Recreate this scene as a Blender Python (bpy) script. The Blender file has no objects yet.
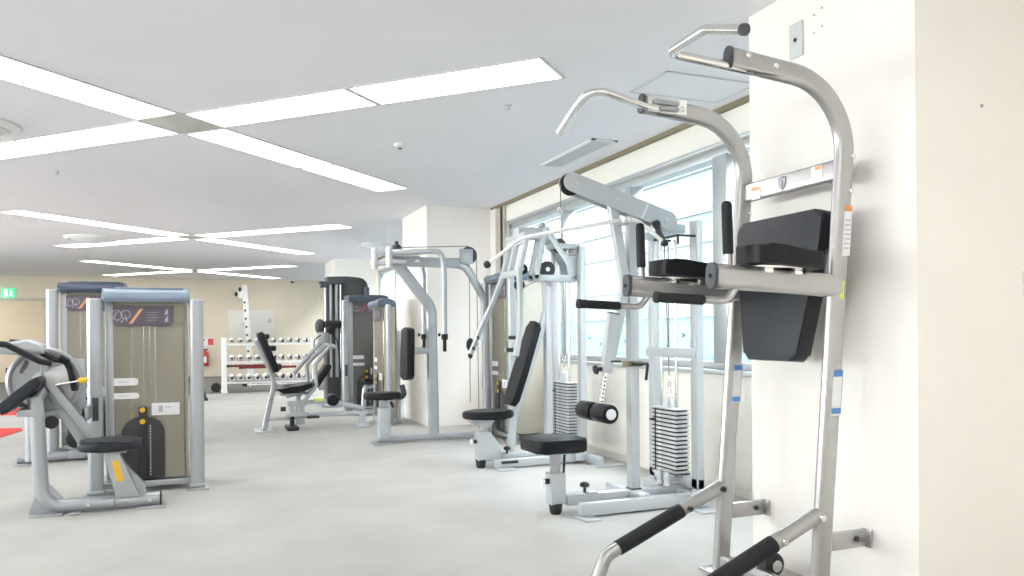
import bpy, bmesh, math, random
from mathutils import Matrix, Vector
random.seed(4)
V = Vector
scene = bpy.context.scene
COL = scene.collection
R = math.radians
PI = math.pi

# ------------------------------------------------------------------ materials
def principled(name, col, rough=.5, metal=0., coat=0., noise=0., nscale=8., bump=0., bscale=60., spec=.5):
    m = bpy.data.materials.new(name); m.use_nodes = True
    nt = m.node_tree; b = nt.nodes['Principled BSDF']
    b.inputs['Base Color'].default_value = (*col, 1)
    b.inputs['Roughness'].default_value = rough
    b.inputs['Metallic'].default_value = metal
    b.inputs['Coat Weight'].default_value = coat
    b.inputs['Specular IOR Level'].default_value = spec
    tc = nt.nodes.new('ShaderNodeTexCoord')
    if noise:
        n = nt.nodes.new('ShaderNodeTexNoise'); n.inputs['Scale'].default_value = nscale; n.inputs['Detail'].default_value = 4
        r = nt.nodes.new('ShaderNodeValToRGB')
        r.color_ramp.elements[0].position = .3; r.color_ramp.elements[1].position = .7
        r.color_ramp.elements[0].color = (*[c*(1-noise) for c in col], 1)
        r.color_ramp.elements[1].color = (*[min(1, c*(1+noise)) for c in col], 1)
        nt.links.new(tc.outputs['Object'], n.inputs['Vector'])
        nt.links.new(n.outputs['Fac'], r.inputs['Fac']); nt.links.new(r.outputs['Color'], b.inputs['Base Color'])
    if bump:
        n2 = nt.nodes.new('ShaderNodeTexNoise'); n2.inputs['Scale'].default_value = bscale; n2.inputs['Detail'].default_value = 3
        bp = nt.nodes.new('ShaderNodeBump'); bp.inputs['Strength'].default_value = bump; bp.inputs['Distance'].default_value = .01
        nt.links.new(tc.outputs['Object'], n2.inputs['Vector'])
        nt.links.new(n2.outputs['Fac'], bp.inputs['Height']); nt.links.new(bp.outputs['Normal'], b.inputs['Normal'])
    return m

def emission(name, col, s):
    m = bpy.data.materials.new(name); m.use_nodes = True
    nt = m.node_tree; nt.nodes.clear()
    o = nt.nodes.new('ShaderNodeOutputMaterial'); e = nt.nodes.new('ShaderNodeEmission')
    e.inputs['Color'].default_value = (*col, 1); e.inputs['Strength'].default_value = s
    nt.links.new(e.outputs[0], o.inputs[0]); return m

def clear(name, tint, fac, base, rough=.1):
    """part see-through sheet: transparent mixed with a glossy tinted surface"""
    m = bpy.data.materials.new(name); m.use_nodes = True
    nt = m.node_tree; b = nt.nodes['Principled BSDF']; o = nt.nodes['Material Output']
    b.inputs['Base Color'].default_value = (*base, 1); b.inputs['Roughness'].default_value = rough
    t = nt.nodes.new('ShaderNodeBsdfTransparent'); t.inputs['Color'].default_value = (*tint, 1)
    mx = nt.nodes.new('ShaderNodeMixShader'); mx.inputs['Fac'].default_value = fac
    nt.links.new(t.outputs[0], mx.inputs[1]); nt.links.new(b.outputs[0], mx.inputs[2]); nt.links.new(mx.outputs[0], o.inputs[0])
    return m

M = {}
M['carpet'] = principled('grey_carpet', (.50, .495, .47), .95, noise=.07, nscale=1.7, bump=.25, bscale=220, spec=.1)
M['rubber_floor'] = principled('dark_rubber_flooring', (.17, .165, .15), .8, noise=.08, nscale=6)
M['ceiling'] = principled('painted_ceiling', (.875, .865, .90), .9, noise=.012, nscale=2, spec=.1)
M['wall'] = principled('cream_wallpaper', (.87, .84, .775), .85, noise=.015, nscale=3, bump=.05, bscale=120, spec=.2)
M['pillar'] = principled('cream_pillar_paint', (.90, .868, .83), .85, noise=.012, nscale=3, bump=.05, bscale=120, spec=.2)
M['far_wall'] = principled('tan_wallpaper', (.71, .635, .52), .85, noise=.02, nscale=2, spec=.2)
M['door'] = principled('beige_door_paint', (.72, .60, .44), .6, noise=.02, nscale=4)
M['alu'] = principled('window_aluminium', (.50, .53, .545), .35, .5, noise=.02)
M['olive_trim'] = principled('olive_curtain_track', (.24, .21, .14), .7, noise=.05)
M['jamb'] = principled('greige_jamb_paint', (.55, .50, .42), .6, noise=.03)
M['tan_panel'] = principled('tan_wood_panel', (.64, .46, .27), .6, noise=.08, nscale=5)
M['dark_line'] = principled('dark_gasket', (.06, .06, .055), .6, noise=.05)
M['glass'] = clear('window_glass', (.95, .985, .99), .06, (.8, .85, .87), .02)
M['teal_glass'] = clear('teal_balustrade_glass', (.88, .955, .955), .25, (.45, .58, .58), .1)
M['bird_mark'] = principled('grey_leaf_decal', (.05, .08, .09), .6, noise=.05)
M['facade'] = principled('white_facade', (.105, .12, .128), .7, noise=.03, nscale=1)
M['pale_paving'] = principled('pale_paving', (.45, .45, .44), .8, noise=.04)
M['facade_line'] = principled('grey_facade_joint', (.078, .094, .10), .7, noise=.05)
M['facade_glass'] = principled('pale_blue_facade_glass', (.042, .068, .079), .5, noise=.04, nscale=.5)
M['light'] = emission('fluorescent_diffuser', (1, .975, .955), 5.0)
M['light_frame'] = principled('light_frame_white', (.66, .66, .64), .5, noise=.02)
M['beige_plate'] = principled('beige_cover_plate', (.62, .61, .56), .6, noise=.02)
M['white_plastic'] = principled('white_plastic', (.82, .83, .83), .45, noise=.01)
M['vent_grey'] = principled('grey_vent_metal', (.60, .62, .63), .55, noise=.02)
M['warm_silver'] = principled('warm_silver_paint', (.47, .465, .465), .26, .65, coat=.3, noise=.02, nscale=30)
M['silver'] = principled('silver_metallic_paint', (.43, .45, .48), .32, .4, coat=.2, noise=.02, nscale=30)
M['white_steel'] = principled('pale_grey_steel_paint', (.50, .53, .555), .32, .15, coat=.3, noise=.015, nscale=30)
M['chrome'] = principled('polished_chrome', (.80, .80, .79), .12, 1., noise=.02, nscale=20)
M['steel_plate'] = principled('zinc_weight_plate', (.62, .64, .66), .35, .55, noise=.03, nscale=20)
M['vinyl'] = principled('black_vinyl', (.011, .012, .015), .4, noise=.15, nscale=25, bump=.08, bscale=350, spec=.22)
M['navy_vinyl'] = principled('charcoal_blue_vinyl', (.021, .024, .031), .38, noise=.1, nscale=25, bump=.08, bscale=350, spec=.3)
M['rubber'] = principled('black_rubber_grip', (.020, .021, .025), .6, noise=.15, nscale=60, bump=.15, bscale=500, spec=.25)
M['dark'] = principled('black_plastic', (.02, .02, .022), .5, noise=.1)
M['cap_grey'] = principled('slate_end_cap', (.06, .065, .08), .5, noise=.05)
M['cap_blue'] = principled('slate_blue_plastic', (.12, .16, .23), .35, noise=.03)
M['cap_light'] = principled('pale_blue_grey_plastic', (.24, .30, .38), .3, noise=.03)
M['cap_navy'] = principled('dark_slate_plastic', (.06, .08, .125), .35, noise=.03)
M['shell'] = principled('bronze_grey_housing', (.56, .53, .455), .45, .1, noise=.04)
M['shell_dark'] = principled('charcoal_housing', (.06, .065, .065), .4, noise=.06)
M['smoke'] = clear('smoked_cover', (.93, .91, .86), .36, (.52, .495, .43), .22)
M['smoke_dark'] = clear('dark_smoked_cover', (.45, .45, .44), .75, (.20, .20, .19), .2)
M['panel'] = principled('plum_grey_panel', (.115, .10, .135), .45, noise=.06)
M['panel_light'] = principled('panel_figure_ink', (.52, .50, .56), .5, noise=.04)
M['orange'] = principled('orange_print', (.80, .36, .16), .5, noise=.05)
M['red'] = principled('red_print', (.65, .06, .06), .5, noise=.05)
M['yellow'] = principled('yellow_plastic', (.90, .52, .03), .4, noise=.04)
M['lime'] = principled('lime_sticker', (.72, .85, .06), .5, noise=.04)
M['blue'] = principled('blue_print', (.10, .26, .62), .5, noise=.04)
M['paper'] = principled('white_sticker', (.83, .83, .86), .5, noise=.01)
M['grey_print'] = principled('grey_print', (.45, .46, .50), .5, noise=.04)
M['stack_dark'] = principled('black_iron_stack', (.035, .035, .038), .5, noise=.1)
M['red_mat'] = principled('red_floor_mat', (.72, .05, .045), .8, noise=.05)
M['red_bar'] = principled('dark_red_bar', (.16, .012, .015), .4, noise=.06)
M['exit_green'] = emission('exit_green_lit', (.10, .80, .36), .9)
M['exit_white'] = emission('exit_white_lit', (.95, 1, .95), 1.1)
M['board'] = principled('pale_grey_board', (.70, .68, .645), .35, noise=.02)
M['ext_red'] = principled('extinguisher_red', (.60, .03, .03), .3, coat=.4, noise=.04)
M['grey_cable'] = principled('coated_cable', (.22, .22, .22), .5, noise=.05)

# ------------------------------------------------------------------ mesh builder
def rr(w, h, r, n=4):
    """rounded-rectangle outline, w along side, h along up"""
    r = min(r, w/2-1e-5, h/2-1e-5); pts = []
    for cx, cy, a0 in ((w/2-r, h/2-r, 0), (-w/2+r, h/2-r, 90), (-w/2+r, -h/2+r, 180), (w/2-r, -h/2+r, 270)):
        for i in range(n+1):
            a = R(a0+90*i/n); pts.append((cx+r*math.cos(a), cy+r*math.sin(a)))
    return pts

def circ(r, n=14):
    return [(r*math.cos(2*PI*i/n), r*math.sin(2*PI*i/n)) for i in range(n)]

def fillet(pts, r, n=6):
    pts = [V(p) for p in pts]; out = [pts[0]]
    for i in range(1, len(pts)-1):
        a, b, c = pts[i-1], pts[i], pts[i+1]
        u, w = (a-b), (c-b); lu, lw = u.length, w.length; u.normalize(); w.normalize()
        ang = u.angle(w)
        if ang > PI-.02: out.append(b); continue
        rad = r[i-1] if isinstance(r, (list, tuple)) else r
        d = min(rad/math.tan(ang/2), lu*.48, lw*.48); rad = d*math.tan(ang/2)
        p0, p1 = b+u*d, b+w*d
        cen = b+(u+w).normalized()*(rad/math.sin(ang/2))
        v0, v1 = (p0-cen), (p1-cen)
        tot = v0.angle(v1); ax = v0.cross(v1).normalized()
        for k in range(n+1):
            out.append(cen+Matrix.Rotation(tot*k/n, 3, ax) @ v0)
    out.append(pts[-1]); return out

SPLIT = {'pulley_bracket', 'foot_plate', 'bolt', 'pad_bracket', 'guide_rod', 'axle_bolt', 'buffer_spring', 'bar_hook', 'hole_plug', 'pin_handle', 'backrest_bracket', 'cross_tube', 'cable', 'knob', 'warning_label', 'clamp_bar', 'rail_stop'}
class MB:
    def __init__(s, M=None):
        s.bm = bmesh.new(); s.M = M or Matrix()
    def _faces(s, verts, faces, mi=0):
        vs = [s.bm.verts.new(s.M @ V(v)) for v in verts]
        out = []
        for f in faces:
            try:
                fc = s.bm.faces.new([vs[i] for i in f]); fc.material_index = mi; out.append(fc)
            except ValueError: pass
        return vs, out
    def _bevel(s, vs, fs, bev, seg):
        es = list({e for f in fs for e in f.edges})
        mi = fs[0].material_index
        r = bmesh.ops.bevel(s.bm, geom=es, offset=bev, segments=seg, affect='EDGES', profile=.5, clamp_overlap=True)
        for f in r['faces']: f.material_index = mi
    def box(s, c, d, rot=None, bev=0, seg=2, mi=0):
        c = V(c); h = V(d)/2; q = rot or Matrix.Identity(3)
        vs = [c + q @ V((sx*h.x, sy*h.y, sz*h.z)) for sz in (-1, 1) for sy in (-1, 1) for sx in (-1, 1)]
        v, f = s._faces(vs, [(0, 2, 3, 1), (4, 5, 7, 6), (0, 1, 5, 4), (2, 6, 7, 3), (0, 4, 6, 2), (1, 3, 7, 5)], mi)
        if bev: s._bevel(v, f, bev, seg)
        return s
    def b2(s, lo, hi, bev=0, seg=2, mi=0):
        lo, hi = V(lo), V(hi); return s.box((lo+hi)/2, hi-lo, None, bev, seg, mi)
    def tube(s, path, prof, ref=None, mi=0, cap=True):
        path = [V(p) for p in path]; n = len(path); k = len(prof); rings = []
        t = [(path[min(i+1, n-1)]-path[max(i-1, 0)]).normalized() for i in range(n)]
        if ref is None:
            up = V((0, 0, 1)) if abs(t[0].z) < .9 else V((0, 1, 0))
            side = t[0].cross(up).normalized(); sides = [side]
            for i in range(1, n):
                q = t[i-1].rotation_difference(t[i]); side = (q @ side); side = (side-t[i]*side.dot(t[i])).normalized(); sides.append(side)
        else:
            ref = V(ref); sides = [(ref-t_*ref.dot(t_)).normalized() for t_ in t]
        for i in range(n):
            u = t[i].cross(sides[i])
            rings.append([path[i]+sides[i]*a+u*b for a, b in prof])
        verts = [p for r_ in rings for p in r_]; faces = []
        for i in range(n-1):
            for j in range(k):
                a, b = i*k+j, i*k+(j+1) % k
                faces.append((a, b, b+k, a+k))
        if cap: faces += [tuple(range(k))[::-1], tuple(range((n-1)*k, n*k))]
        s._faces(verts, faces, mi); return s
    def cyl(s, p0, p1, r, r2=None, n=16, mi=0):
        p0, p1 = V(p0), V(p1); r2 = r if r2 is None else r2
        t = (p1-p0).normalized(); up = V((0, 0, 1)) if abs(t.z) < .9 else V((1, 0, 0))
        a = t.cross(up).normalized(); b = t.cross(a)
        vs = []
        for p, q in ((p0, r), (p1, r2)):
            vs += [p+a*q*math.cos(2*PI*i/n)+b*q*math.sin(2*PI*i/n) for i in range(n)]
        fs = [(i, (i+1) % n, n+(i+1) % n, n+i) for i in range(n)]+[tuple(range(n))[::-1], tuple(range(n, 2*n))]
        s._faces(vs, fs, mi); return s
    def lathe(s, c, ax, prof, n=20, mi=0):
        """prof: list of (radius, distance along ax)"""
        c, t = V(c), V(ax).normalized(); up = V((0, 0, 1)) if abs(t.z) < .9 else V((1, 0, 0))
        a = t.cross(up).normalized(); b = t.cross(a); vs = []; k = len(prof)
        for r, d in prof:
            vs += [c+t*d+(a*math.cos(2*PI*i/n)+b*math.sin(2*PI*i/n))*max(r, 1e-4) for i in range(n)]
        fs = [(j*n+i, j*n+(i+1) % n, (j+1)*n+(i+1) % n, (j+1)*n+i) for j in range(k-1) for i in range(n)]
        fs += [tuple(range(n))[::-1], tuple(range((k-1)*n, k*n))]
        s._faces(vs, fs, mi); return s
    def prism(s, pts, vec, bev=0, seg=2, mi=0):
        pts = [V(p) for p in pts]; vec = V(vec); k = len(pts)
        vs = pts+[p+vec for p in pts]
        fs = [tuple(range(k))[::-1], tuple(range(k, 2*k))]+[(i, (i+1) % k, k+(i+1) % k, k+i) for i in range(k)]
        v, f = s._faces(vs, fs, mi)
        if bev:
            es = list(f[0].edges)+list(f[1].edges)
            r = bmesh.ops.bevel(s.bm, geom=es, offset=bev, segments=seg, affect='EDGES', profile=.5, clamp_overlap=True)
            for q in r['faces']: q.material_index = mi
        return s
    def sphere(s, c, r, sc=(1, 1, 1), mi=0, n=14):
        mt = s.M @ Matrix.Translation(V(c)) @ Matrix.Diagonal((r*sc[0], r*sc[1], r*sc[2], 1))
        g = bmesh.ops.create_uvsphere(s.bm, u_segments=n, v_segments=n//2+1, radius=1, matrix=mt)
        for f in {f for v in g['verts'] for f in v.link_faces}: f.material_index = mi
        return s
    def torus(s, c, ax, rad, r, n=24, k=8, mi=0):
        c, t = V(c), V(ax).normalized(); up = V((0, 0, 1)) if abs(t.z) < .9 else V((1, 0, 0))
        a = t.cross(up).normalized(); b = t.cross(a); vs = []
        for i in range(n):
            d = a*math.cos(2*PI*i/n)+b*math.sin(2*PI*i/n)
            for j in range(k):
                vs.append(c+d*(rad+r*math.cos(2*PI*j/k))+t*r*math.sin(2*PI*j/k))
        s._faces(vs, [(i*k+j, i*k+(j+1) % k, ((i+1) % n)*k+(j+1) % k, ((i+1) % n)*k+j) for i in range(n) for j in range(k)], mi)
        return s
    def build(s, name, mats, parent=None, label=None, smooth=38):
        if name in SPLIT and parent is not None:
            left = set(s.bm.verts); isl = []
            while left:
                st = [left.pop()]; comp = set(st)
                while st:
                    for e_ in st.pop().link_edges:
                        for q in e_.verts:
                            if q in left: left.discard(q); comp.add(q); st.append(q)
                isl.append(sorted(comp, key=lambda q: q.index))
            s.bm.verts.index_update()
            if len(isl) > 1:
                out = None
                for comp in isl:
                    b = MB(); cs = set(comp); mp = {q: b.bm.verts.new(q.co) for q in comp}
                    for f in {f for q in comp for f in q.link_faces}:
                        nf = b.bm.faces.new([mp[q] for q in f.verts]); nf.material_index = f.material_index
                    out = b._finish(name, mats, parent, label, smooth)
                s.bm.free(); return out
        return s._finish(name, mats, parent, label, smooth)
    def _finish(s, name, mats, parent=None, label=None, smooth=38):
        off = V((0, 0, 0)); p = parent
        while p is not None: off += p.location; p = p.parent
        bmesh.ops.translate(s.bm, verts=s.bm.verts[:], vec=-off)
        bmesh.ops.recalc_face_normals(s.bm, faces=s.bm.faces[:])
        me = bpy.data.meshes.new(name); s.bm.to_mesh(me); s.bm.free()
        for m in (mats if isinstance(mats, (list, tuple)) else [mats]): me.materials.append(M[m] if isinstance(m, str) else m)
        me.polygons.foreach_set('use_smooth', [True]*len(me.polygons)); me.set_sharp_from_angle(angle=R(smooth))
        o = bpy.data.objects.new(name, me); COL.objects.link(o)
        if parent is not None: o.parent = parent
        if label: o['label'] = label
        return o

def tag(o, label, cat, group=None):
    o['label'] = label; o['category'] = cat
    if group: o['group'] = group
    return o
def thing(name, label, cat, loc, group=None):
    o = bpy.data.objects.new(name, None); COL.objects.link(o); o.location = loc; o.empty_display_size = .1
    return tag(o, label, cat, group)
def mesh_thing(mb, name, mats, label, cat, origin, group=None):
    """a thing that is one mesh, its origin moved to its base"""
    o = mb.build(name, mats); v = V(origin); o.data.transform(Matrix.Translation(-v)); o.location = v
    return tag(o, label, cat, group)
def struct(mb, name, mats, parent=None):
    o = mb.build(name, mats, parent)
    if parent is None: o['kind'] = 'structure'
    return o
def copy_part(o, parent, dloc):
    c = o.copy(); COL.objects.link(c); c.parent = parent; c.location = o.location+V(dloc); return c

# ------------------------------------------------------------------ the room
H = 2.881            # ceiling height
XW, XP = 3.666, 2.734  # window wall, pillar face
XL, YB, YF = -10.2, -3.2, 24.6
struct(MB().b2((XL, YB, -.12), (XW+.2, 17.3, 0)), 'floor', 'carpet')
struct(MB().b2((XL, 17.3, -.12), (XW+.2, YF+.2, 0)), 'floor_rubber', 'rubber_floor')
struct(MB().b2((XL-.2, YB-.2, H), (XW+.2, YF+.2, H+.15)), 'ceiling', 'ceiling')
struct(MB().b2((XL-.2, YF, 0), (XW+.2, YF+.2, H)), 'wall_far', 'far_wall')
w = MB(); w.b2((XL-.2, YB, 0), (XL, YF, .5)); w.b2((XL-.2, YB, 2.66), (XL, YF, H))
added_left_open = [(-2.4, 4.9), (5.5, 12.6), (13.2, 20.3)]; prev = YB  # openings added out of view to let daylight in from the left
for a, b in added_left_open:
    w.b2((XL-.2, prev, .5), (XL, a, 2.66)); prev = b
w.b2((XL-.2, prev, .5), (XL, YF, 2.66))
struct(w, 'wall_left', 'wall')
struct(MB().b2((XL-.2, YB-.2, 0), (XW+.2, YB, H)), 'wall_near', 'wall')
ZS, ZH = .91, 2.611
openings = [(2.95, 9.30), (11.10, 17.15), (18.65, 24.4)]
w = MB()
w.b2((XW, YB, 0), (XW+.2, YF, ZS)); w.b2((XW, YB, ZH), (XW+.2, YF, H))
prev = YB
for a, b in openings:
    w.b2((XW, prev, ZS), (XW+.2, a, ZH)); prev = b
w.b2((XW, prev, ZS), (XW+.2, YF, ZH))
struct(w, 'wall_right', 'wall')
for y0, y1 in ((2.341, 3.377), (9.753, 11.063), (17.25, 18.6)):
    struct(MB().b2((XP, y0, 0), (XW+.02, y1, H)), 'pillar', 'pillar')
# windows: frame, mullions, panes, sill
def window(idx, y0, y1, mull):
    root = bpy.data.objects.new('window_%d' % idx, None); COL.objects.link(root); root.location = (XW+.1, (y0+y1)/2, ZS)
    root['kind'] = 'structure'
    f = MB()
    f.b2((XW+.04, y0, ZH-.07), (XW+.16, y1, ZH), .004); f.b2((XW+.04, y0, ZS), (XW+.16, y1, ZS+.06), .004)
    f.b2((XW+.04, y0, ZS), (XW+.16, y0+.06, ZH), .004); f.b2((XW+.04, y1-.06, ZS), (XW+.16, y1, ZH), .004)
    f.build('window_frame', 'alu', root)
    ys = [y0+.06]
    for i, y in enumerate(mull):
        wd = .085 if i == 0 else .035
        MB().b2((XW+.02, y-wd, ZS+.05), (XW+.17, y+wd, ZH-.06), .006).build('mullion', 'alu', root)
        ys += [y-wd, y+wd]
    ys.append(y1-.06)
    for a, b in zip(ys[::2], ys[1::2]):
        MB().b2((XW+.095, a, ZS+.055), (XW+.103, b, ZH-.065)).build('pane', 'glass', root)
    MB().b2((XW-.035, y0, ZS-.035), (XW+.05, y1, ZS), .006).build('sill', 'alu', root)
    MB().b2((XW-.012, y0, ZH), (XW, y1, ZH+.03), .002).build('window_head', 'alu', root)
window(1, 2.95, 9.30, (4.915, 6.28, 7.70))
window(2, 11.10, 17.15, (12.6, 14.1, 15.6))
window(3, 18.65, 24.4, (20.1, 21.5, 22.9))
for i, (a, b) in enumerate(added_left_open):  # unseen left windows, added so daylight reaches the pillar faces
    root = bpy.data.objects.new('window_%d' % (4+i), None); COL.objects.link(root); root.location = (XL-.1, (a+b)/2, .5); root['kind'] = 'structure'
    f = MB(); f.b2((XL-.14, a, .5), (XL-.06, b, .56)); f.b2((XL-.14, a, 2.6), (XL-.06, b, 2.66)); f.b2((XL-.14, a, .5), (XL-.06, a+.06, 2.66)); f.b2((XL-.14, b-.06, .5), (XL-.06, b, 2.66))
    for k in range(1, 4): y = a+(b-a)*k/4; f.b2((XL-.14, y-.03, .56), (XL-.06, y+.03, 2.6))
    f.build('window_frame', 'alu', root)
    MB().b2((XL-.104, a+.06, .56), (XL-.096, b-.06, 2.6)).build('pane', 'glass', root)
# trims along the window wall
t = MB()
for a, b in ((3.377, 9.753), (11.063, 17.25), (18.6, YF)): t.b2((XW-.045, a, H-.035), (XW, b, H))
struct(t, 'trim_1', 'olive_trim')
t = MB(); t.b2((XW-.03, 9.30, 0), (XW, 9.753, H-.036)); t.b2((XW-.05, 9.36, 0), (XW-.03, 9.40, H-.036), mi=1); t.b2((XW-.06, 9.55, 0), (XW-.03, 9.753, H-.036), mi=2)
struct(t, 'trim_2', ['jamb', 'dark_line', 'pillar'])
struct(MB().b2((XW-.02, 7.98, 0), (XW, 9.29, ZS-.037)), 'trim_3', 'tan_panel')
bs = MB()
for a, b in ((3.377, 9.29), (11.063, 17.25)): bs.b2((XW-.03, a, 0), (XW-.021, b, .055))
struct(bs, 'baseboard_right', 'wall')
# the world beyond the glass
bal = struct(MB().b2((XW+.2, -4, .70), (6.2, 40, .80)), 'exterior_terrace', 'facade')
g = thing('glass_balustrade', 'teal glass balustrade outside the windows with small leaf decals', 'balustrade', (5.6, 12, .8))
p = MB()
for i in range(14): p.b2((5.59, -2+i*2.0, .83), (5.61, -.03+i*2.0, 1.38))
p.build('glass_panel', 'teal_glass', g)
p = MB(); p.b2((5.57, -2, 1.38), (5.63, 26, 1.41), .005)
for i in range(15): p.b2((5.585, -2.03+i*2.0, .8), (5.615, -2.0+i*2.0, 1.38))
p.build('rail', 'alu', g)
p = MB()
for i in range(64):
    y = 2+i*.36; z = .98+.22*((i*7) % 5)/5
    p.prism([(5.575, y, z), (5.575, y+.05, z+.035), (5.575, y+.11, z+.03), (5.575, y+.06, z+.01), (5.575, y+.1, z-.03)], (.004, 0, 0))
p.build('leaf_decal', 'bird_mark', g)
fa = MB(); fa.b2((13.0, -20, -3), (13.4, 70, 4.1)); fa.b2((13.0, -20, 4.1), (13.4, 70, 9.5), mi=2)
for i in range(9):
    z = .5+i*1.0+.18*(i % 2); fa.b2((12.93, -20, z), (13.0, 70, z+.05), mi=1)
struct(fa, 'exterior_building', ['facade', 'facade_line', 'facade_glass'])
struct(MB().b2((6.2, -20, -3.2), (13, 70, -3)), 'exterior_ground', 'facade')
struct(MB().b2((-40, -20, -3.2), (XL-.25, 50, -3)), 'exterior_street', 'pale_paving')

# far wall: door, exit sign, board, post, extinguisher
d = bpy.data.objects.new('door_1', None); COL.objects.link(d); d.location = (-4.55, YF, 0); d['kind'] = 'structure'
f = MB(); f.b2((-5.16, YF-.05, 0), (-5.08, YF-.002, 2.25), .004); f.b2((-4.0, YF-.05, 0), (-3.92, YF-.002, 2.25), .004); f.b2((-5.16, YF-.05, 2.2), (-3.92, YF-.002, 2.28), .004)
f.build('door_frame', 'jamb', d)
MB().b2((-5.08, YF-.03, .01), (-4.0, YF-.002, 2.2), .004).build('door_leaf', 'door', d)
MB().tube(fillet([(-4.87, YF-.03, .05+.02), (-4.87, YF-.09, .07), (-4.87, YF-.09, .37), (-4.87, YF-.03, .37)], .03), circ(.014, 8)).build('door_handle', 'dark', d)
e = thing('exit_sign', 'small green lit exit sign on the far wall above the beige door', 'sign', (-4.82, YF-.03, 2.40))
MB().b2((-4.975, YF-.06, 2.27), (-4.665, YF-.003, 2.54), .006).build('sign_case', 'exit_green', e)
s_ = MB(); s_.b2((-4.93, YF-.064, 2.30), (-4.83, YF-.0602, 2.51)); s_.sphere((-4.755, YF-.06, 2.47), .024, (1, .2, 1))
s_.prism([(-4.79, YF-.064, 2.44), (-4.72, YF-.064, 2.44), (-4.73, YF-.064, 2.38), (-4.70, YF-.064, 2.31), (-4.73, YF-.064, 2.31), (-4.755, YF-.064, 2.36), (-4.79, YF-.064, 2.31), (-4.81, YF-.064, 2.32), (-4.77, YF-.064, 2.38)], (0, .003, 0))
s_.build('running_figure', 'exit_white', e)
b = thing('notice_board', 'pale grey board on the far wall above the dumbbell rack', 'board', (1.42, YF-.02, 1.55))
MB().b2((.77, YF-.025, 1.12), (2.09, YF-.003, 1.97), .004).build('board_panel', 'board', b)
s_ = MB(); s_.prism([(1.86, YF-.027, 1.60), (2.02, YF-.027, 1.60), (1.98, YF-.027, 1.68), (1.95, YF-.027, 1.76), (1.92, YF-.027, 1.68)], (0, .002, 0)); s_.b2((1.16, YF-.027, 1.52), (1.32, YF-.0252, 1.56)); s_.b2((1.2, YF-.027, 1.58), (1.30, YF-.0252, 1.60))
s_.build('printed_mark', 'grey_print', b); MB().b2((1.3, YF-.003, 1.5), (1.5, YF-.001, 1.7)).build('wall_mount', 'grey_print', b)
a = thing('stretching_post', 'tall white post with dark holes and black knobs before the far wall', 'post', (1.3, 24.2, 0))
MB().prism([(1.30, 24.16, 0), (1.46, 24.16, 0), (1.28, 24.16, 2.70), (1.13, 24.16, 2.70)], (0, .08, 0), .01).build('upright', 'white_plastic', a)
s_ = MB()
for i in range(8):
    z = .5+i*.24; s_.cyl((1.345-z*.063, 24.159, z), (1.345-z*.063, 24.14, z), .032, n=10)
s_.build('hole_plug', 'dark', a)
MB().b2((1.0, 24.1, 2.30), (1.15, 24.22, 2.55), .03).build('bracket', 'white_plastic', a)
for x, z in ((1.08, 2.56), (.975, 2.42)): MB().sphere((x, 24.1, z), .045, (1, 1, 1.5)).build('knob', 'dark', a)
x = thing('fire_extinguisher', 'red fire extinguisher under its wall sign on the far wall', 'fire extinguisher', (.12, YF-.1, .32))
MB().lathe((.115, YF-.1, .32), (0, 0, 1), [(.09, 0), (.1, .02), (.1, .34), (.075, .41), (.03, .44), (.03, .47)]).build('cylinder', 'ext_red', x)
s_ = MB(); s_.b2((.05, YF-.13, .79), (.2, YF-.08, .82), .005); s_.tube(fillet([(.08, YF-.1, .8), (-.02, YF-.14, .72), (.0, YF-.16, .5)], .05), circ(.018, 8)); s_.build('handle', 'dark', x)
MB().b2((.07, YF-.204, .42), (.16, YF-.198, .6)).build('label_band', 'paper', x)
MB().b2((.06, YF-.02, .4), (.17, YF-.002, .7)).build('wall_mount', 'dark', x)
x = thing('wall_sign', 'small red and white sign on the far wall above the fire extinguisher', 'sign', (.15, YF-.01, 1.0))
MB().b2((-.02, YF-.012, .90), (.36, YF-.002, 1.13), .002).build('plate', 'paper', x)
s_ = MB(); s_.b2((.2, YF-.015, .93), (.35, YF-.012, 1.12)); s_.b2((0, YF-.015, 1.06), (.12, YF-.012, 1.11)); s_.build('print', 'red', x)
x = thing('security_camera', 'tiny dark dome camera where the far wall meets the ceiling', 'camera', (2.6, YF-.25, H-.01))
MB().cyl((2.6, YF-.25, H-.002), (2.6, YF-.25, H-.04), .07).build('mount', 'white_plastic', x); MB().sphere((2.6, YF-.25, H-.05), .055).build('lens_dome', 'dark', x)

# ------------------------------------------------------------------ ceiling
def strip(c, u, a, b, name, label, group=None):
    """a recessed fluorescent strip along direction u from distance a to b of the cross centre c"""
    c = V((*c, 0)); u = V((*u, 0)).normalized(); n = V((-u.y, u.x, 0)); hw = .205
    mid = c+u*(a+b)/2; o = thing(name, label, 'ceiling light', (mid.x, mid.y, H), group)
    q = Matrix((u, n, V((0, 0, 1)))).transposed()
    L = b-a
    MB().box((mid.x, mid.y, H-.004), (L-.05, 2*hw-.02, .006), q).build('diffuser', 'light', o)
    f = MB()
    for sgn in (-1, 1):
        p_ = mid+n*sgn*hw; f.box((p_.x, p_.y, H-.0045), (L, .014, .009), q)
        p_ = mid+u*sgn*(L/2-.012); f.box((p_.x, p_.y, H-.0045), (.022, 2*hw, .009), q)
    f.build('frame', 'light_frame', o)
    return o
arms = [('far right', (1, 1)), ('near right', (1, -1)), ('near left', (-1, -1)), ('far left', (-1, 1))]
shape = {'far right': 'lower right', 'near right': 'upper right', 'near left': 'upper left', 'far left': 'lower left'}
CX, CY, CS, AL = -.125, 6.66, 7.557, 3.13
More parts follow.
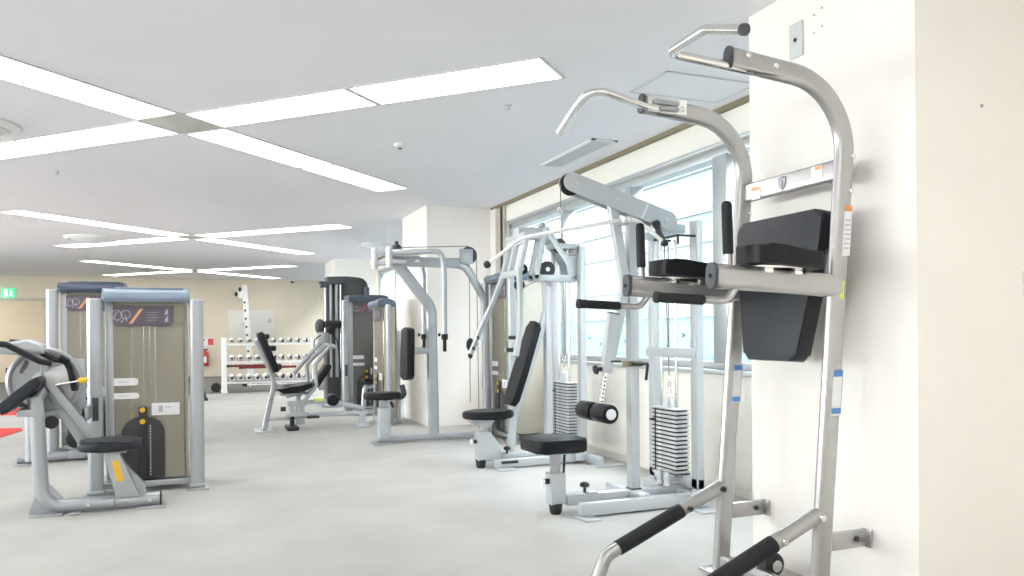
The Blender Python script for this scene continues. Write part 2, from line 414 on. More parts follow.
def cross(i, cx, cy, nm, two, seen=True):
    for an, u in arms:
        if two:
            for k, (a, b) in enumerate(((.225, 1.70), (1.70, AL))):
                lab = '%s light strip on the %s arm of the nearest ceiling cross' % (('inner', 'outer')[k], shape[an])
                strip((cx, cy), u, a, b, 'ceiling_light', lab, 'light strips of the nearest ceiling cross')
        else:
            lab = 'light strip on the %s arm of the %s ceiling cross' % (shape[an], nm)
            strip((cx, cy), u, .225, AL, 'ceiling_light', lab, 'light strips of the %s ceiling cross' % nm)
    q = Matrix.Rotation(R(45), 3, 'Z')
    mesh_thing(MB().box((cx, cy, H-.004), (.44, .44, .007), q, .002), 'ceiling_plate', 'beige_plate', 'square beige cover plate at the centre of the %s ceiling cross' % nm, 'cover plate', (cx, cy, H))
cross(0, CX, CY, 'nearest', True)
cross(1, CX, CY+CS, 'middle', False)
cross(2, CX, CY+2*CS-.25, 'farthest', False)
cross(3, CX-CS, CY+2*CS-.1, 'far left', False)
cross(4, CX-CS, CY+CS, 'added unseen second left row', False)  # unseen cross added to brighten the room
cross(5, CX-CS, CY, 'added unseen first left row', False)  # also added out of view for brightness
cross(6, CX, CY-CS, 'added overhead behind the viewer', False)  # added fill lighting behind the camera, continuing the cross grid
def diffuser(c, r, label):
    o = thing('ceiling_diffuser', label, 'air diffuser', (*c, H), 'round ceiling diffusers')
    c3 = (*c, H)
    MB().lathe(c3, (0, 0, -1), [(r, 0), (r, .02), (r*.9, .05), (r*.82, .045), (r*.80, .012), (r*.6, .01)], 36).build('ring', 'white_plastic', o)
    MB().lathe((c[0], c[1], H-.02), (0, 0, -1), [(r*.72, 0), (r*.74, .02), (r*.5, .06), (r*.2, .085), (.01, .09)], 36).build('cone', 'white_plastic', o)
diffuser((-1.69, 7.20), .37, 'round white ceiling diffuser at the left edge beside the nearest light cross')
diffuser((-1.69, 14.76), .42, 'round white ceiling diffuser between the left arms of the middle light cross')
diffuser((3.0, 14.3), .25, 'small round ceiling diffuser far off near the window wall')
v = thing('ceiling_vent', 'long pale grey slatted vent in the ceiling beside the window wall', 'vent', (3.27, 6.5, H))
f = MB(); x0, x1, y0, y1 = 3.15, 3.40, 5.95, 7.08
for a, b in (((x0, y0), (x1, y0+.03)), ((x0, y1-.03), (x1, y1)), ((x0, y0), (x0+.03, y1)), ((x1-.03, y0), (x1, y1))): f.b2((*a, H-.014), (*b, H-.001))
f.build('frame', 'white_plastic', v)
s_ = MB()
for i in range(12): s_.box((x0+.04+i*.0155, (y0+y1)/2, H-.008), (.012, y1-y0-.06, .003), Matrix.Rotation(R(35), 3, 'Y'))
s_.b2((x0+.02, y0+.02, H-.003), (x1-.02, y1-.02, H-.001)); s_.build('slat_panel', 'vent_grey', v)
hx = thing('ceiling_hatch', 'square access hatch outlined in grey in the ceiling above the chin bar', 'hatch', (3.15, 4.48, H))
MB().b2((2.81, 4.27, H-.004), (3.50, 4.70, H-.001)).build('lid', 'ceiling', hx)
f = MB()
for a, b in (((2.79, 4.25), (3.52, 4.268)), ((2.79, 4.702), (3.52, 4.72)), ((2.79, 4.25), (2.808, 4.72)), ((3.502, 4.25), (3.52, 4.72))): f.b2((*a, H-.006), (*b, H-.001))
f.build('frame', 'vent_grey', hx)
o = thing('smoke_detector', 'small white smoke detector on the ceiling right of the nearest light cross', 'smoke detector', (1.646, 6.723, H))
MB().lathe((1.646, 6.723, H), (0, 0, -1), [(.055, 0), (.055, .012), (.045, .03), (.02, .036)], 20).build('body', 'white_plastic', o); MB().cyl((1.646, 6.723, H-.034), (1.646, 6.723, H-.045), .015).build('sensor', 'dark', o)
for c, lab in (((2.111, 5.305), 'tiny sprinkler head in the ceiling right of the nearest light cross'), ((-1.334, 8.994), 'tiny sprinkler head in the ceiling left of the nearest light cross')):
    mesh_thing(MB().lathe((*c, H), (0, 0, -1), [(.03, 0), (.028, .006), (.012, .008), (.012, .03), (.022, .032), (.01, .036)], 14), 'ceiling_sprinkler', 'vent_grey', lab, 'sprinkler', (*c, H), 'ceiling sprinkler heads')

# pillar fittings
o = thing('wall_outlet_plate', 'small grey blank socket plate high on the near pillar', 'wall plate', (XP-.004, 3.015, 2.63))
MB().b2((XP-.012, 2.972, 2.545), (XP-.001, 3.06, 2.715), .003).build('plate', 'vent_grey', o); MB().cyl((XP-.013, 3.015, 2.63), (XP-.018, 3.015, 2.63), .009).build('socket', 'dark', o)
o = thing('wall_hole_plugs', 'four tiny grey screw marks beside the socket plate on the pillar', 'screw marks', (XP-.002, 2.86, 2.65))
for y, z in ((2.90, 2.71), (2.85, 2.725), (2.90, 2.625), (2.85, 2.64)): MB().cyl((XP-.001, y, z), (XP-.004, y, z), .006, n=10).build('plug', 'grey_print', o)
mesh_thing(MB().cyl((3.118, 2.34, 2.161), (3.118, 2.333, 2.161), .007, n=10), 'wall_nail', 'grey_print', 'single small nail in the right face of the near pillar', 'nail', (3.118, 2.341, 2.161))
o = thing('light_switch', 'white switch plate cut by the right edge of the photo', 'switch', (3.42, 2.33, 1.40))
MB().b2((3.37, 2.328, 1.345), (3.45, 2.34, 1.465), .003).build('plate', 'white_plastic', o); MB().b2((3.39, 2.322, 1.375), (3.43, 2.3279, 1.435), .002).build('rocker', 'paper', o)

# ------------------------------------------------------------------ power tower (knee raise, dip and chin-up)
t = thing('power_tower', 'tall silver chin-up and dip tower fixed to the near pillar', 'power tower', (2.42, 2.905, 0))
OV = rr(.048, .092, .0239, 6)
YN, YFR = 2.573, 3.236
def lean(z): return 2.417+.09*z      # where the uprights stand at height z
for y in (YN, YFR):
    up = MB().tube(fillet([(2.417, y, .0), (2.607, y, 2.252), (1.985, y, 2.302)], .34, 14), OV, ref=(0, 1, 0)).build('upright', 'warm_silver', t)
    MB().tube([(1.988, y, 2.302), (1.974, y, 2.303)], rr(.052, .096, .0255, 6), ref=(0, 1, 0)).build('end_cap', 'cap_grey', up)
    b_ = MB()
    for x, z in ((2.06, 2.315), (2.20, 2.29)): b_.sphere((x, y-.025, z), .013, (1, .6, 1), n=10)
    for z in (1.95, 1.80): b_.sphere((lean(z)+.02, y-.025, z), .013, (1, .6, 1), n=10)
    b_.build('bolt', 'chrome', up)
    MB().b2((2.05, y-.0262, 2.246), (2.20, y-.024, 2.252)).build('slot', 'cap_grey', up)
# clamp box on the far arm
s_ = MB(); s_.b2((2.0, YFR-.027, 2.262), (2.22, YFR-.0245, 2.335)); s_.build('clamp_plate', 'chrome', t)
s_ = MB(); s_.box((2.10, YFR-.034, 2.31), (.14, .014, .022), None, .005); s_.box((2.12, YFR-.034, 2.282), (.10, .012, .02), None, .005); s_.build('clamp_bar', 'silver', t)
# chin-up bars
for y, sg in ((YN, -1), (YFR, 1)):
    p_ = V((1.70, y+sg*.445 if sg < 0 else 3.55, 2.215 if sg < 0 else 2.222)); q_ = V((1.70, y+sg*.235, 2.293)) if sg < 0 else V((1.70, 3.368, 2.297)); dd = (p_-q_).normalized()
    c_ = MB().tube(fillet([(2.14, y, 2.262), (1.695, y if sg < 0 else 3.19, 2.285 if sg < 0 else 2.335), tuple(q_), tuple(p_)], [.05 if sg < 0 else .10, .05], 8), circ(.0185, 16)).build('chin_bar', 'chrome', t)
    MB().cyl(p_-dd*.004, p_+dd*.012, .0205 if sg < 0 else .0195).build('bar_end_cap', 'cap_grey' if sg < 0 else 'chrome', c_)
# dip arms, forearm pads, grips
for y, sg in ((YN, 1), (YFR, -1)):
    arm = MB().tube([(1.90, y, 1.424), (2.54, y, 1.392)], rr(.058, .102, .0285, 6), ref=(0, 1, 0)).build('dip_arm', 'warm_silver', t)
    MB().tube([(1.902, y, 1.424), (1.884, y, 1.4245)], rr(.062, .106, .0305, 6), ref=(0, 1, 0)).build('arm_cap', 'cap_grey', arm)
    MB().tube([(1.886, y-.0, 1.4245), (1.872, y, 1.425)], circ(.009, 10)).build('bolt', 'cap_grey', arm)
    pad = MB(); ya, yb = y-.12, y+.035
    pts = [(2.03, 1.474), (2.36, 1.452), (2.36, 1.525), (2.15, 1.546), (2.09, 1.548), (2.03, 1.545)]
    pad.prism([(px, ya, pz) for px, pz in pts], (0, yb-ya, 0), .014, 3); pad.build('forearm_pad', 'vinyl', t)
    b_ = MB(); b_.b2((2.07, y-.09, 1.456), (2.33, y+.03, 1.464)); b_.b2((2.10, y-.07, 1.435), (2.14, y-.02, 1.462), .004); b_.b2((2.25, y-.07, 1.430), (2.29, y-.02, 1.458), .004); b_.build('pad_bracket', 'chrome', t)
    gp = MB().tube([(1.975, y, 1.455), (1.972, y, 1.53)], circ(.0155)).build('grip_post', 'warm_silver', t)
    MB().lathe((1.972, y, 1.512), (-.006, 0, .205), [(.019, 0), (.0215, .006), (.0215, .195), (.017, .21), (.006, .2145)], 18).build('grip', 'rubber', gp)
    dp = MB().tube(fillet([(2.02, y, 1.395), (1.965, y, 1.322), (1.82, y, 1.328), (1.66, y, 1.337)], [.06, .1], 8), circ(.0155)).build('dip_handle', 'warm_silver', t)
    MB().lathe((1.85, y, 1.3265), (-.225, 0, .010), [(.018, 0), (.0205, .006), (.0205, .205), (.023, .21), (.022, .222), (.008, .228)], 18).build('grip', 'rubber', dp)
# back pad
M0 = Matrix.Translation((2.475, 2.905, 1.40)) @ Matrix.Rotation(R(5.1), 4, 'Y')
def outline(hw, hwb, z0, zk, z1, r):
    pts = fillet([(0, -.001, z1), (0, -hw, z1), (0, -hw*.97, zk), (0, -hwb, z0), (0, hwb, z0), (0, hw*.97, zk), (0, hw, z1), (0, .001, z1)], [r, .6, r, r, .6, r], 7)
    return pts[1:-1]
MB(M0).prism(outline(.284, .172, -.335, .17, .338, .038), (.085, 0, 0), .02, 4).build('back_pad', 'navy_vinyl', t)
b_ = MB(M0); b_.b2((.085, -.14, -.24), (.095, .14, .24), .003); b_.b2((.088, -.30, .06), (.11, .30, .12), .003); b_.build('pad_backing', 'cap_grey', t)
s_ = MB(M0)
for yy in (-.297, .297): s_.b2((.045, min(yy, yy*.9), .0), (.10, max(yy, yy*.9), .16), .002)
s_.build('pad_bracket', 'warm_silver', t)
# cross brace with shield emblem
br = MB().tube([(2.578, YN+.02, 1.90), (2.578, YFR-.02, 1.90)], rr(.034, .096, .016, 5), ref=(1, 0, 0)).build('cross_brace', 'warm_silver', t)
def yz(pts, x, dx): return [(x, y, z) for y, z in pts], (dx, 0, 0)
sh = [(0, .034), (.028, .026), (.024, -.008), (0, -.036), (-.024, -.008), (-.028, .026)]
pts, vv = yz([(2.93+a, 1.90+b) for a, b in sh], 2.5612, -.0012); MB().prism(pts, vv).build('shield_emblem', 'cap_navy', br)
pts, vv = yz([(2.93+a*.70, 1.90+b*.74) for a, b in sh], 2.560, -.0012); MB().prism(pts, vv).build('shield_centre', 'warm_silver', br)
pts, vv = yz([(2.93+a, 1.90+b) for a, b in ((-.004, .014), (.012, .014), (.004, .002), (.010, -.004), (-.002, -.02), (-.010, -.002), (-.002, .004))], 2.559, -.0012); MB().prism(pts, vv).build('shield_mark', 'cap_navy', br)
for yy, zz in ((3.12, 1.885), (2.71, 1.905)):
    MB().b2((2.5595, yy-.032, zz-.030), (2.5612, yy+.032, zz+.032)).build('warning_sticker', 'paper', br)
    MB().b2((2.5585, yy-.030, zz+.014), (2.5597, yy+.030 if yy > 3 else yy+.01, zz+.030)).build('sticker_band', 'orange', br)
# stickers on the uprights (near-facing sides)
def up_sticker(y, z0, z1, x0, x1, mat, nm, k=0):
    yy = y-.0242-.0012*k
    return MB().prism([(lean(z0)+x0, yy, z0), (lean(z0)+x1, yy, z0), (lean(z1)+x1, yy, z1), (lean(z1)+x0, yy, z1)], (0, -.0012, 0)).build(nm, mat, t)
up_sticker(YN, 1.52, 1.735, -.012, .030, 'paper', 'warning_label'); up_sticker(YN, 1.712, 1.737, -.012, .030, 'orange', 'label_band', 1)
up_sticker(YN, 1.34, 1.41, -.012, .010, 'lime', 'lime_sticker')
for k in range(7): up_sticker(YN, 1.55+k*.02, 1.556+k*.02, -.006, .024, 'grey_print', 'label_text_line', 1)
for y in (YN, YFR):
    up_sticker(y, .84, 1.03, -.018, .032, 'paper', 'height_label'); up_sticker(y, 1.005, 1.032, -.018, .032, 'blue', 'label_band', 1); up_sticker(y, .848, .872, -.018, .032, 'blue', 'label_band', 1)
    up_sticker(y, .86, 1.01, .030, .033, 'grey_print', 'label_edge', 1)
MB().cyl((lean(1.56)-.047, YN-.004, 1.56), (lean(1.56)-.051, YN-.004, 1.56), .010).build('lime_dot', 'lime', t)
# wall brackets
for y in (YN, YFR):
    w_ = MB(); w_.b2((2.45, y+.026, .245), (2.722, y+.05, .325), .01); w_.b2((2.716, y+.0, .245), (2.727, y+.052, .325), .003); wb = w_.build('wall_bracket', 'warm_silver', t)
    MB().cyl((2.66, y+.027, .288), (2.66, y+.018, .288), .012, n=12).build('bolt', 'dark', wb)
# step tubes with grips, base
for y in (YN, YFR):
    st = MB().tube(fillet([(2.43, y, .425), (2.20, y, .330), (1.765, y, .150), (1.715, y, .035), (1.715, y, 0)], [.3, .09, .05], 8), circ(.033, 18)).build('step_tube', 'warm_silver', t)
    MB().tube([(2.185, y, .3235), (1.83, y, .1765)], circ(.0365, 18)).build('step_grip', 'rubber', st)
    b_ = MB(); b_.cyl((2.41, y-.03, .415), (2.41, y-.048, .415), .014, n=12); b_.cyl((2.215, y-.03, .335), (2.215, y-.045, .335), .013, n=12); b_.build('bolt', 'dark' if y > 3 else 'chrome', st)
    MB().cyl((1.715, y, 0), (1.715, y, .012), .05).build('foot', 'cap_grey', st)
s_ = MB(); s_.tube([(2.425, YN, .05), (2.425, YFR, .05)], rr(.06, .07, .02), ref=(1, 0, 0)); s_.b2((2.33, YN-.07, 0), (2.56, YN+.07, .012), .003); s_.b2((2.33, YFR-.07, 0), (2.56, YFR+.07, .012), .003); s_.build('base_frame', 'warm_silver', t)
wl = MB().tube([(2.43, 2.95, .055), (2.52, 2.95, .1)], rr(.03, .03, .008)).build('wheel_arm', 'warm_silver', t)
MB().lathe((2.50, 2.93, .098), (0, 1, 0), [(.03, 0), (.055, .004), (.06, .02), (.06, .05), (.055, .066), (.03, .07)], 22).build('roller', 'dark', wl)
MB().cyl((2.50, 2.915, .098), (2.50, 2.93, .098), .028).build('roller_hub', 'chrome', wl)

# ------------------------------------------------------------------ weight stack shared by the two multi stations
def stack(root, x0, y0, y1, z0, z1, n, post_x, posts, top, brace_z=None):
    h = (z1-z0)/n; xm = x0+.06; ym = (y0+y1)/2
    first = None
    for i in range(n):
        z = z0+i*h
        if first is None:
            m_ = MB(); m_.b2((x0, y0, z), (x0+.12, y1, z+h*.66), .004, 2); m_.b2((x0+.012, y0+.012, z+h*.66), (x0+.108, y1-.012, z+h*.99), mi=1)
            first = m_.build('weight_plate', ['steel_plate', 'dark'], root)
            lb = MB().b2((x0-.0012, ym+.02, z+h*.12), (x0, ym+.07, z+h*.56)).build('plate_number', 'paper', first)
        else:
            c = copy_part(first, root, (0, 0, i*h))
            l2 = lb.copy(); COL.objects.link(l2); l2.parent = c
    MB().b2((x0-.003, ym+.085, z0), (x0-.0015, ym+.10, z1)).build('selector_slot', 'dark', root)
    pn = MB().cyl((x0-.05, ym+.09, z1-h*2.6), (x0, ym+.09, z1-h*2.6), .007, n=10).build('selector_pin', 'dark', root)
    MB().b2((x0+.005, y0+.005, z1), (x0+.115, y1-.005, z1+.012), .003).build('top_plate', 'steel_plate', root)
    s_ = MB(); s_.lathe((xm, ym, z1+.01), (0, 0, 1), [(.045, 0), (.045, .03), (.03, .06), (.028, .085), (.012, .095)], 16); s_.build('stack_head', 'steel_plate', root)
    s_ = MB()
    for k, zz in enumerate((.125, .175, .225)): s_.torus((xm, ym, z1+zz), (1, 0, 0) if k % 2 else (0, 1, 0), .02, .005, 14, 6)
    s_.build('chain', 'chrome', root)
    s_ = MB().cyl((xm, ym, z1+.24), (xm, ym, top-.02), .004, n=8).build('cable', 'grey_cable', root)
    for yy in (y0+.07, y1-.07):
        MB().cyl((xm, yy, z0-.02), (xm, yy, top-.01), .0125, n=14).build('guide_rod', 'chrome', root)
    for yy in posts:
        MB().b2((post_x-.03, yy-.038, .09), (post_x+.03, yy+.038, top), .008).build('frame_post', 'white_steel', root)
    b_ = MB(); b_.b2((post_x-.03, posts[0]-.038, z0-.085), (post_x+.03, posts[1]+.038, z0-.012), .006)
    b_.b2((x0, y0+.02, z0-.03), (x0+.12, y1-.02, z0-.006), .003)
    b_.build('stack_shelf', 'white_steel', root)
    MB().b2((x0-.002, y0-.004, z0-.006), (x0+.122, y1+.004, z0), .001).build('stack_buffer', 'dark', root)
    if brace_z:
        MB().b2((post_x-.06, posts[0]-.03, brace_z-.035), (post_x-.028, posts[1]+.03, brace_z+.035), .006).build('frame_brace', 'white_steel', root)

# ------------------------------------------------------------------ lat pulldown station
YA = 4.68
t = thing('lat_pulldown_machine', 'pale grey pulldown machine with black square seat and thigh rollers behind the tower', 'exercise machine', (2.6, YA, 0))
stack(t, 3.09, 4.635, 4.965, .20, .645, 15, 3.19, (4.515, 5.06), 1.97, 1.055)
MB().b2((2.775-.035, YA-.035, .12), (2.775+.035, YA+.035, 2.07), .008).build('mast', 'white_steel', t)
MB().b2((2.735, YA-.04, .118), (2.815, YA+.04, .128)).build('mast_gasket', 'dark', t)
s_ = MB(); s_.b2((2.25, YA-.04, .05), (3.22, YA+.04, .122), .008); s_.b2((2.27, YA-.20, .012), (3.16, YA-.14, .095), .008)
s_.b2((2.72, YA-.18, .05), (2.80, YA+.3, .115), .006); s_.b2((3.10, YA-.22, .03), (3.24, YA+.42, .10), .006)
base = s_.build('base_rail', 'white_steel', t)
MB().b2((2.772, YA-.0411, .068), (2.80, YA-.04, .105)).build('rail_socket', 'dark', base)
s_ = MB()
for (a, b) in (((2.255, YA-.30, 0), (2.36, YA-.13, .013)), ((3.05, YA-.42, 0), (3.20, YA-.2, .013)), ((3.06, YA+.3, 0), (3.2, YA+.5, .013)), ((2.60, YA+.1, 0), (2.85, YA+.4, .013))): s_.b2(a, b, .004)
s_.b2((2.36, YA-.135, .02), (2.44, YA-.04, .03)); s_.build('foot_plate', 'white_steel', t)
MB().b2((3.10, YA-.30, .02), (3.19, YA-.22, .12), .008).build('base_lug', 'white_steel', t)
s_ = MB()
for yy in (YA-.09, YA+.0): s_.lathe((3.02, yy+.05, .12), (0, 0, 1), [(.022, 0), (.03, .01), (.02, .03), (.024, .05), (.016, .10), (.03, .105)], 12)
s_.build('buffer_spring', 'steel_plate', t)
b_ = MB(); b_.b2((2.40, YA-.055, .125), (2.47, YA+.055, .135), .002)
kn = b_.build('rail_clamp', 'white_steel', t); MB().lathe((2.37, YA-.05, .135), (0, 0, 1), [(.01, 0), (.01, .035), (.03, .04), (.035, .055), (.02, .07)], 12).build('star_knob', 'dark', kn)
# seat column
sb = MB().prism([(2.13, YA-.045, .07), (2.235, YA-.045, .07), (2.235, YA-.045, .275), (2.125, YA-.045, .275)], (0, .09, 0), .006).build('seat_column', 'white_steel', t)
s_ = MB(); s_.b2((2.15, YA-.03, .26), (2.205, YA+.03, .43), .005); s_.b2((2.06, YA-.12, .408), (2.30, YA+.12, .422), .004); s_.build('seat_post', 'silver', t)
MB().cyl((2.225, YA-.03, .27), (2.235, YA-.03, .42), .009, n=10).build('release_rod', 'dark', t)
MB().lathe((2.18, YA, .0), (0, 0, 1), [(.028, 0), (.04, .012), (.046, .06), (.052, .075)], 16).build('rubber_foot', 'dark', t)
kb = MB().cyl((2.12, YA-.02, .225), (2.085, YA-.02, .225), .018, n=12).build('seat_knob', 'dark', t); MB().cyl((2.086, YA-.02, .225), (2.07, YA-.02, .225), .024, n=14).build('knob_face', 'paper', kb)
def squarish(cx, cy, hx, hy, r):
    p = []
    for sx, sy, a0 in ((1, 1, 0), (-1, 1, 90), (-1, -1, 180), (1, -1, 270)):
        for i in range(6):
            a = R(a0+90*i/5); p.append((cx+sx*(hx-r)+r*math.cos(a), cy+sy*(hy-r)+r*math.sin(a)))
    return p
MB().prism([(x, y, .425) for x, y in squarish(2.165, YA, .178, .178, .045)], (0, 0, .085), .018, 3).build('seat', 'vinyl', t)
# bent arm carrying the thigh rollers
s_ = MB(); s_.tube(fillet([(2.62, YA, 2.10), (2.725, YA, 1.52), (2.60, YA, 1.02)], .12, 6), rr(.05, .068, .01), ref=(0, 1, 0)); s_.build('bent_arm', 'white_steel', t)
s_ = MB(); s_.b2((2.70, YA-.028, 1.44), (2.79, YA+.028, 1.56), .006); s_.build('arm_joint', 'white_steel', t)
bs_ = MB().tube([(2.595, YA-.055, 1.33), (2.535, YA-.055, .93)], rr(.045, .075, .008), ref=(0, 1, 0)).build('roller_sleeve', 'white_steel', t)
MB().tube([(2.596, YA-.055, 1.335), (2.594, YA-.055, 1.325)], rr(.048, .078, .008), ref=(0, 1, 0)).build('sleeve_cap', 'cap_grey', bs_)
MB().b2((2.56, YA-.08, 1.0), (2.64, YA-.03, 1.012)).build('sleeve_stop', 'dark', bs_)
s_ = MB().tube([(2.545, YA-.055, 1.0), (2.488, YA-.055, .70)], rr(.028, .03, .005), ref=(0, 1, 0)).build('roller_tube', 'chrome', t)
s_ = MB()
for k in range(7): s_.cyl((2.525-.005*k, YA-.0705, .90-.027*k), (2.525-.005*k, YA-.072, .90-.027*k), .006, n=8)
s_.build('adjuster_hole', 'dark', t)
kb = MB().cyl((2.52, YA-.055, .955), (2.47, YA-.055, .955), .014, n=12).build('roller_knob', 'dark', t); MB().lathe((2.47, YA-.055, .955), (-1, 0, -.2), [(.02, 0), (.034, .008), (.03, .02), (.012, .022)], 14).build('knob_face', 'dark', kb)
for y0, y1 in ((YA-.225, YA-.03), (YA-.01, YA+.185)):
    r_ = MB().lathe((2.478, y0, .666), (0, 1, 0), [(.03, 0), (.058, .004), (.064, .014), (.064, y1-y0-.014), (.058, y1-y0-.004), (.03, y1-y0)], 24).build('thigh_roller', 'vinyl', t)
    if y0 < YA-.1: MB().lathe((2.478, y0-.006, .666), (0, 1, 0), [(.026, 0), (.036, .003), (.036, .008)], 20).build('roller_disc', 'paper', r_)
MB().cyl((2.478, YA-.2, .666), (2.478, YA+.16, .666), .02).build('roller_axle', 'chrome', t)
th = MB().tube(fillet([(2.745, YA-.06, .985), (2.86, YA-.06, .985), (2.845, YA-.06, .87)], .01), circ(.011, 8)).build('mast_handle', 'dark', t)
MB().b2((2.72, YA-.05, .965), (2.83, YA+.05, 1.005), .004).build('mast_collar', 'olive_trim', t)
# top beam: two plates with pulleys
for dy in (-.04, .04):
    ux = V((3.045-2.29, 0, 1.985-2.205)).normalized(); n_ = V((-ux.z, 0, ux.x)); a, b = V((2.305, YA+dy-.004, 2.205)), V((3.055, YA+dy-.004, 1.982))
    pts = []
    for c_, a0 in ((b, -90), (a, 90)):
        for i in range(9):
            an = R(a0+180*i/8); pts.append(c_+(ux*math.cos(an)+n_*math.sin(an))*.064)
    pl = MB().prism(pts, (0, .008, 0)).build('beam_plate', 'white_steel', t)
    b_ = MB()
    for f_ in (0.03, .45, .97):
        c_ = a.lerp(b, f_); b_.cyl((c_.x, YA+dy-.012 if dy < 0 else YA+dy+.0, c_.z), (c_.x, YA+dy if dy < 0 else YA+dy+.012, c_.z), .014, n=10)
    b_.build('axle_bolt', 'steel_plate', pl)
    if dy < 0: MB().prism([a.lerp(b, .745)+n_*.05+V((0, -.0015, 0)), a.lerp(b, .76)+n_*.05+V((0, -.0015, 0)), a.lerp(b, .735)-n_*.052+V((0, -.0015, 0)), a.lerp(b, .72)-n_*.052+V((0, -.0015, 0))], (0, .0014, 0)).build('white_stripe', 'paper', pl)
def pulley(root, x, y, z, r, ax=(0, 1, 0), w=.024, mat='dark'):
    p = MB().lathe(V((x, y, z))-V(ax)*w/2, ax, [(r*.3, 0), (r, .002), (r*.86, w*.45), (r*.86, w*.55), (r, w-.002), (r*.3, w)], 22).build('pulley', mat, root)
    MB().cyl(V((x, y, z))-V(ax)*(w/2+.003), V((x, y, z))+V(ax)*(w/2+.003), r*.28, n=12).build('pulley_hub', 'steel_plate', p); return p
pulley(t, 2.305, YA, 2.195, .075); pulley(t, 3.05, YA, 1.975, .055)
s_ = MB(); s_.tube([(2.93, YA-.055, 1.975), (2.985, YA-.055, 1.84)], rr(.03, .035, .006), ref=(0, 1, 0)); s_.build('stop_arm', 'cap_grey', t)
MB().lathe((2.93, YA-.065, 1.965), (.4, 0, -1), [(.026, 0), (.03, .01), (.028, .035), (.015, .05)], 14).build('rubber_stop', 'dark', t)
c_ = MB(); c_.cyl((2.234, YA, 2.19), (2.234, YA, 2.04), .004, n=8); c_.cyl((2.30, YA, 2.262), (3.05, YA, 2.035), .004, n=8); c_.cyl((3.10, YA+.1, 1.99), (3.15, 4.80, .9), .004, n=8); c_.build('cable', 'grey_cable', t)
MB().torus((2.234, YA, 2.02), (0, 1, 0), .018, .005, 14, 6).build('snap_hook', 'chrome', t)
s_ = MB()
for dx, dy in ((.0, -.045), (.035, -.045)): s_.tube(fillet([(2.625+dx, YA-.02, 1.93), (2.625+dx, YA-.155, 1.93), (2.625+dx, YA-.155, 1.975)], .015), circ(.008, 8))
s_.build('bar_hook', 'chrome', t)
s_ = MB(); 
for a, b in (((3.02, YA-.2, 1.86), (3.02, YA+.1, 1.86)), ((3.02, YA-.2, 1.86), (3.16, YA-.2, 1.86)), ((3.02, YA+.1, 1.86), (3.16, YA+.1, 1.86)), ((3.02, YA-.2, 1.80), (3.02, YA-.2, 1.86))): s_.cyl(a, b, .008, n=8)
s_.build('top_bracket', 'dark', t)
MB().b2((2.95, YA-.03, 1.90), (3.20, YA+.4, 1.965), .006).build('top_cross_member', 'white_steel', t)
# lat bar resting on the hooks of the machine
A_ = V((2.64, YA-.105, 1.956)); dr = V((.928, -.373, 0))
lb = thing('lat_pulldown_bar', 'white wide pulldown bar with black ball ends hung near the top of the pulldown machine', 'pulldown bar', A_)
pL = [A_+dr*-.91+V((0, 0, -.29)), A_+dr*-.68+V((0, 0, -.115)), A_+dr*-.30+V((0, 0, -.045)), A_+V((0, 0, .002)), A_+dr*.10+V((0, 0, .004)), A_+dr*.285+V((0, 0, -.155))]
MB().tube(fillet(pL, [.12, .4, .5, .1], 6), circ(.0135, 12)).build('bar', 'white_plastic', lb)
for p_, q_ in ((pL[0], pL[1]), (pL[-1], pL[-2])): MB().sphere(p_, .026).build('ball_end', 'dark', lb)

# ------------------------------------------------------------------ chest press station
YA = 6.56
t = thing('chest_press_machine', 'pale grey chest press with round black seat and tilted back pad beyond the pulldown machine', 'exercise machine', (2.7, YA, 0))
stack(t, 3.17, 6.53, 6.88, .235, .725, 17, 3.27, (6.42, 7.0), 2.0, None)
s_ = MB(); s_.b2((2.36, YA-.04, .05), (3.25, YA+.04, .12), .008); s_.b2((2.40, YA-.15, .012), (3.20, YA-.10, .085), .008); s_.b2((2.45, YA+.12, .02), (3.25, YA+.18, .1), .008); s_.b2((3.18, YA-.2, .03), (3.32, YA+.46, .10), .006)
base = s_.build('base_rail', 'white_steel', t)
MB().b2((2.46, YA-.155, .045), (2.62, YA-.1505, .07)).build('rail_slot', 'dark', base)
s_ = MB()
for a, b in (((2.40, YA-.26, 0), (2.56, YA-.1, .013)), ((3.25, YA-.45, 0), (3.55, YA-.3, .013)), ((3.15, YA+.4, 0), (3.3, YA+.6, .013))): s_.b2(a, b, .004)
s_.b2((3.28, YA-.42, .013), (3.34, YA-.16, .09), .006); s_.build('foot_plate', 'white_steel', t)
MB().prism([(2.28, YA-.045, .07), (2.50, YA-.045, .07), (2.50, YA-.045, .19), (2.40, YA-.045, .32), (2.275, YA-.045, .34)], (0, .09, 0), .006).build('seat_column', 'white_steel', t)
s_ = MB(); s_.b2((2.33, YA-.028, .3), (2.385, YA+.028, .435), .005); s_.prism([(2.21, YA-.05, .44), (2.45, YA-.05, .44), (2.40, YA-.05, .36), (2.26, YA-.05, .38)], (0, .1, 0), .004); s_.build('seat_post', 'white_steel', t)
MB().cyl((2.425, YA-.03, .27), (2.43, YA-.03, .44), .008, n=10).build('release_rod', 'dark', t)
MB().lathe((2.32, YA, 0), (0, 0, 1), [(.03, 0), (.042, .012), (.046, .06), (.052, .075)], 16).build('rubber_foot', 'dark', t)
kb = MB().cyl((2.275, YA-.02, .24), (2.235, YA-.02, .24), .018, n=12).build('seat_knob', 'dark', t); MB().cyl((2.237, YA-.02, .24), (2.22, YA-.02, .24), .026, n=14).build('knob_face', 'paper', kb)
MB().lathe((2.55, YA-.06, .12), (0, 0, 1), [(.01, 0), (.01, .03), (.03, .036), (.036, .05), (.02, .066)], 12).build('star_knob', 'dark', t)
seat = []
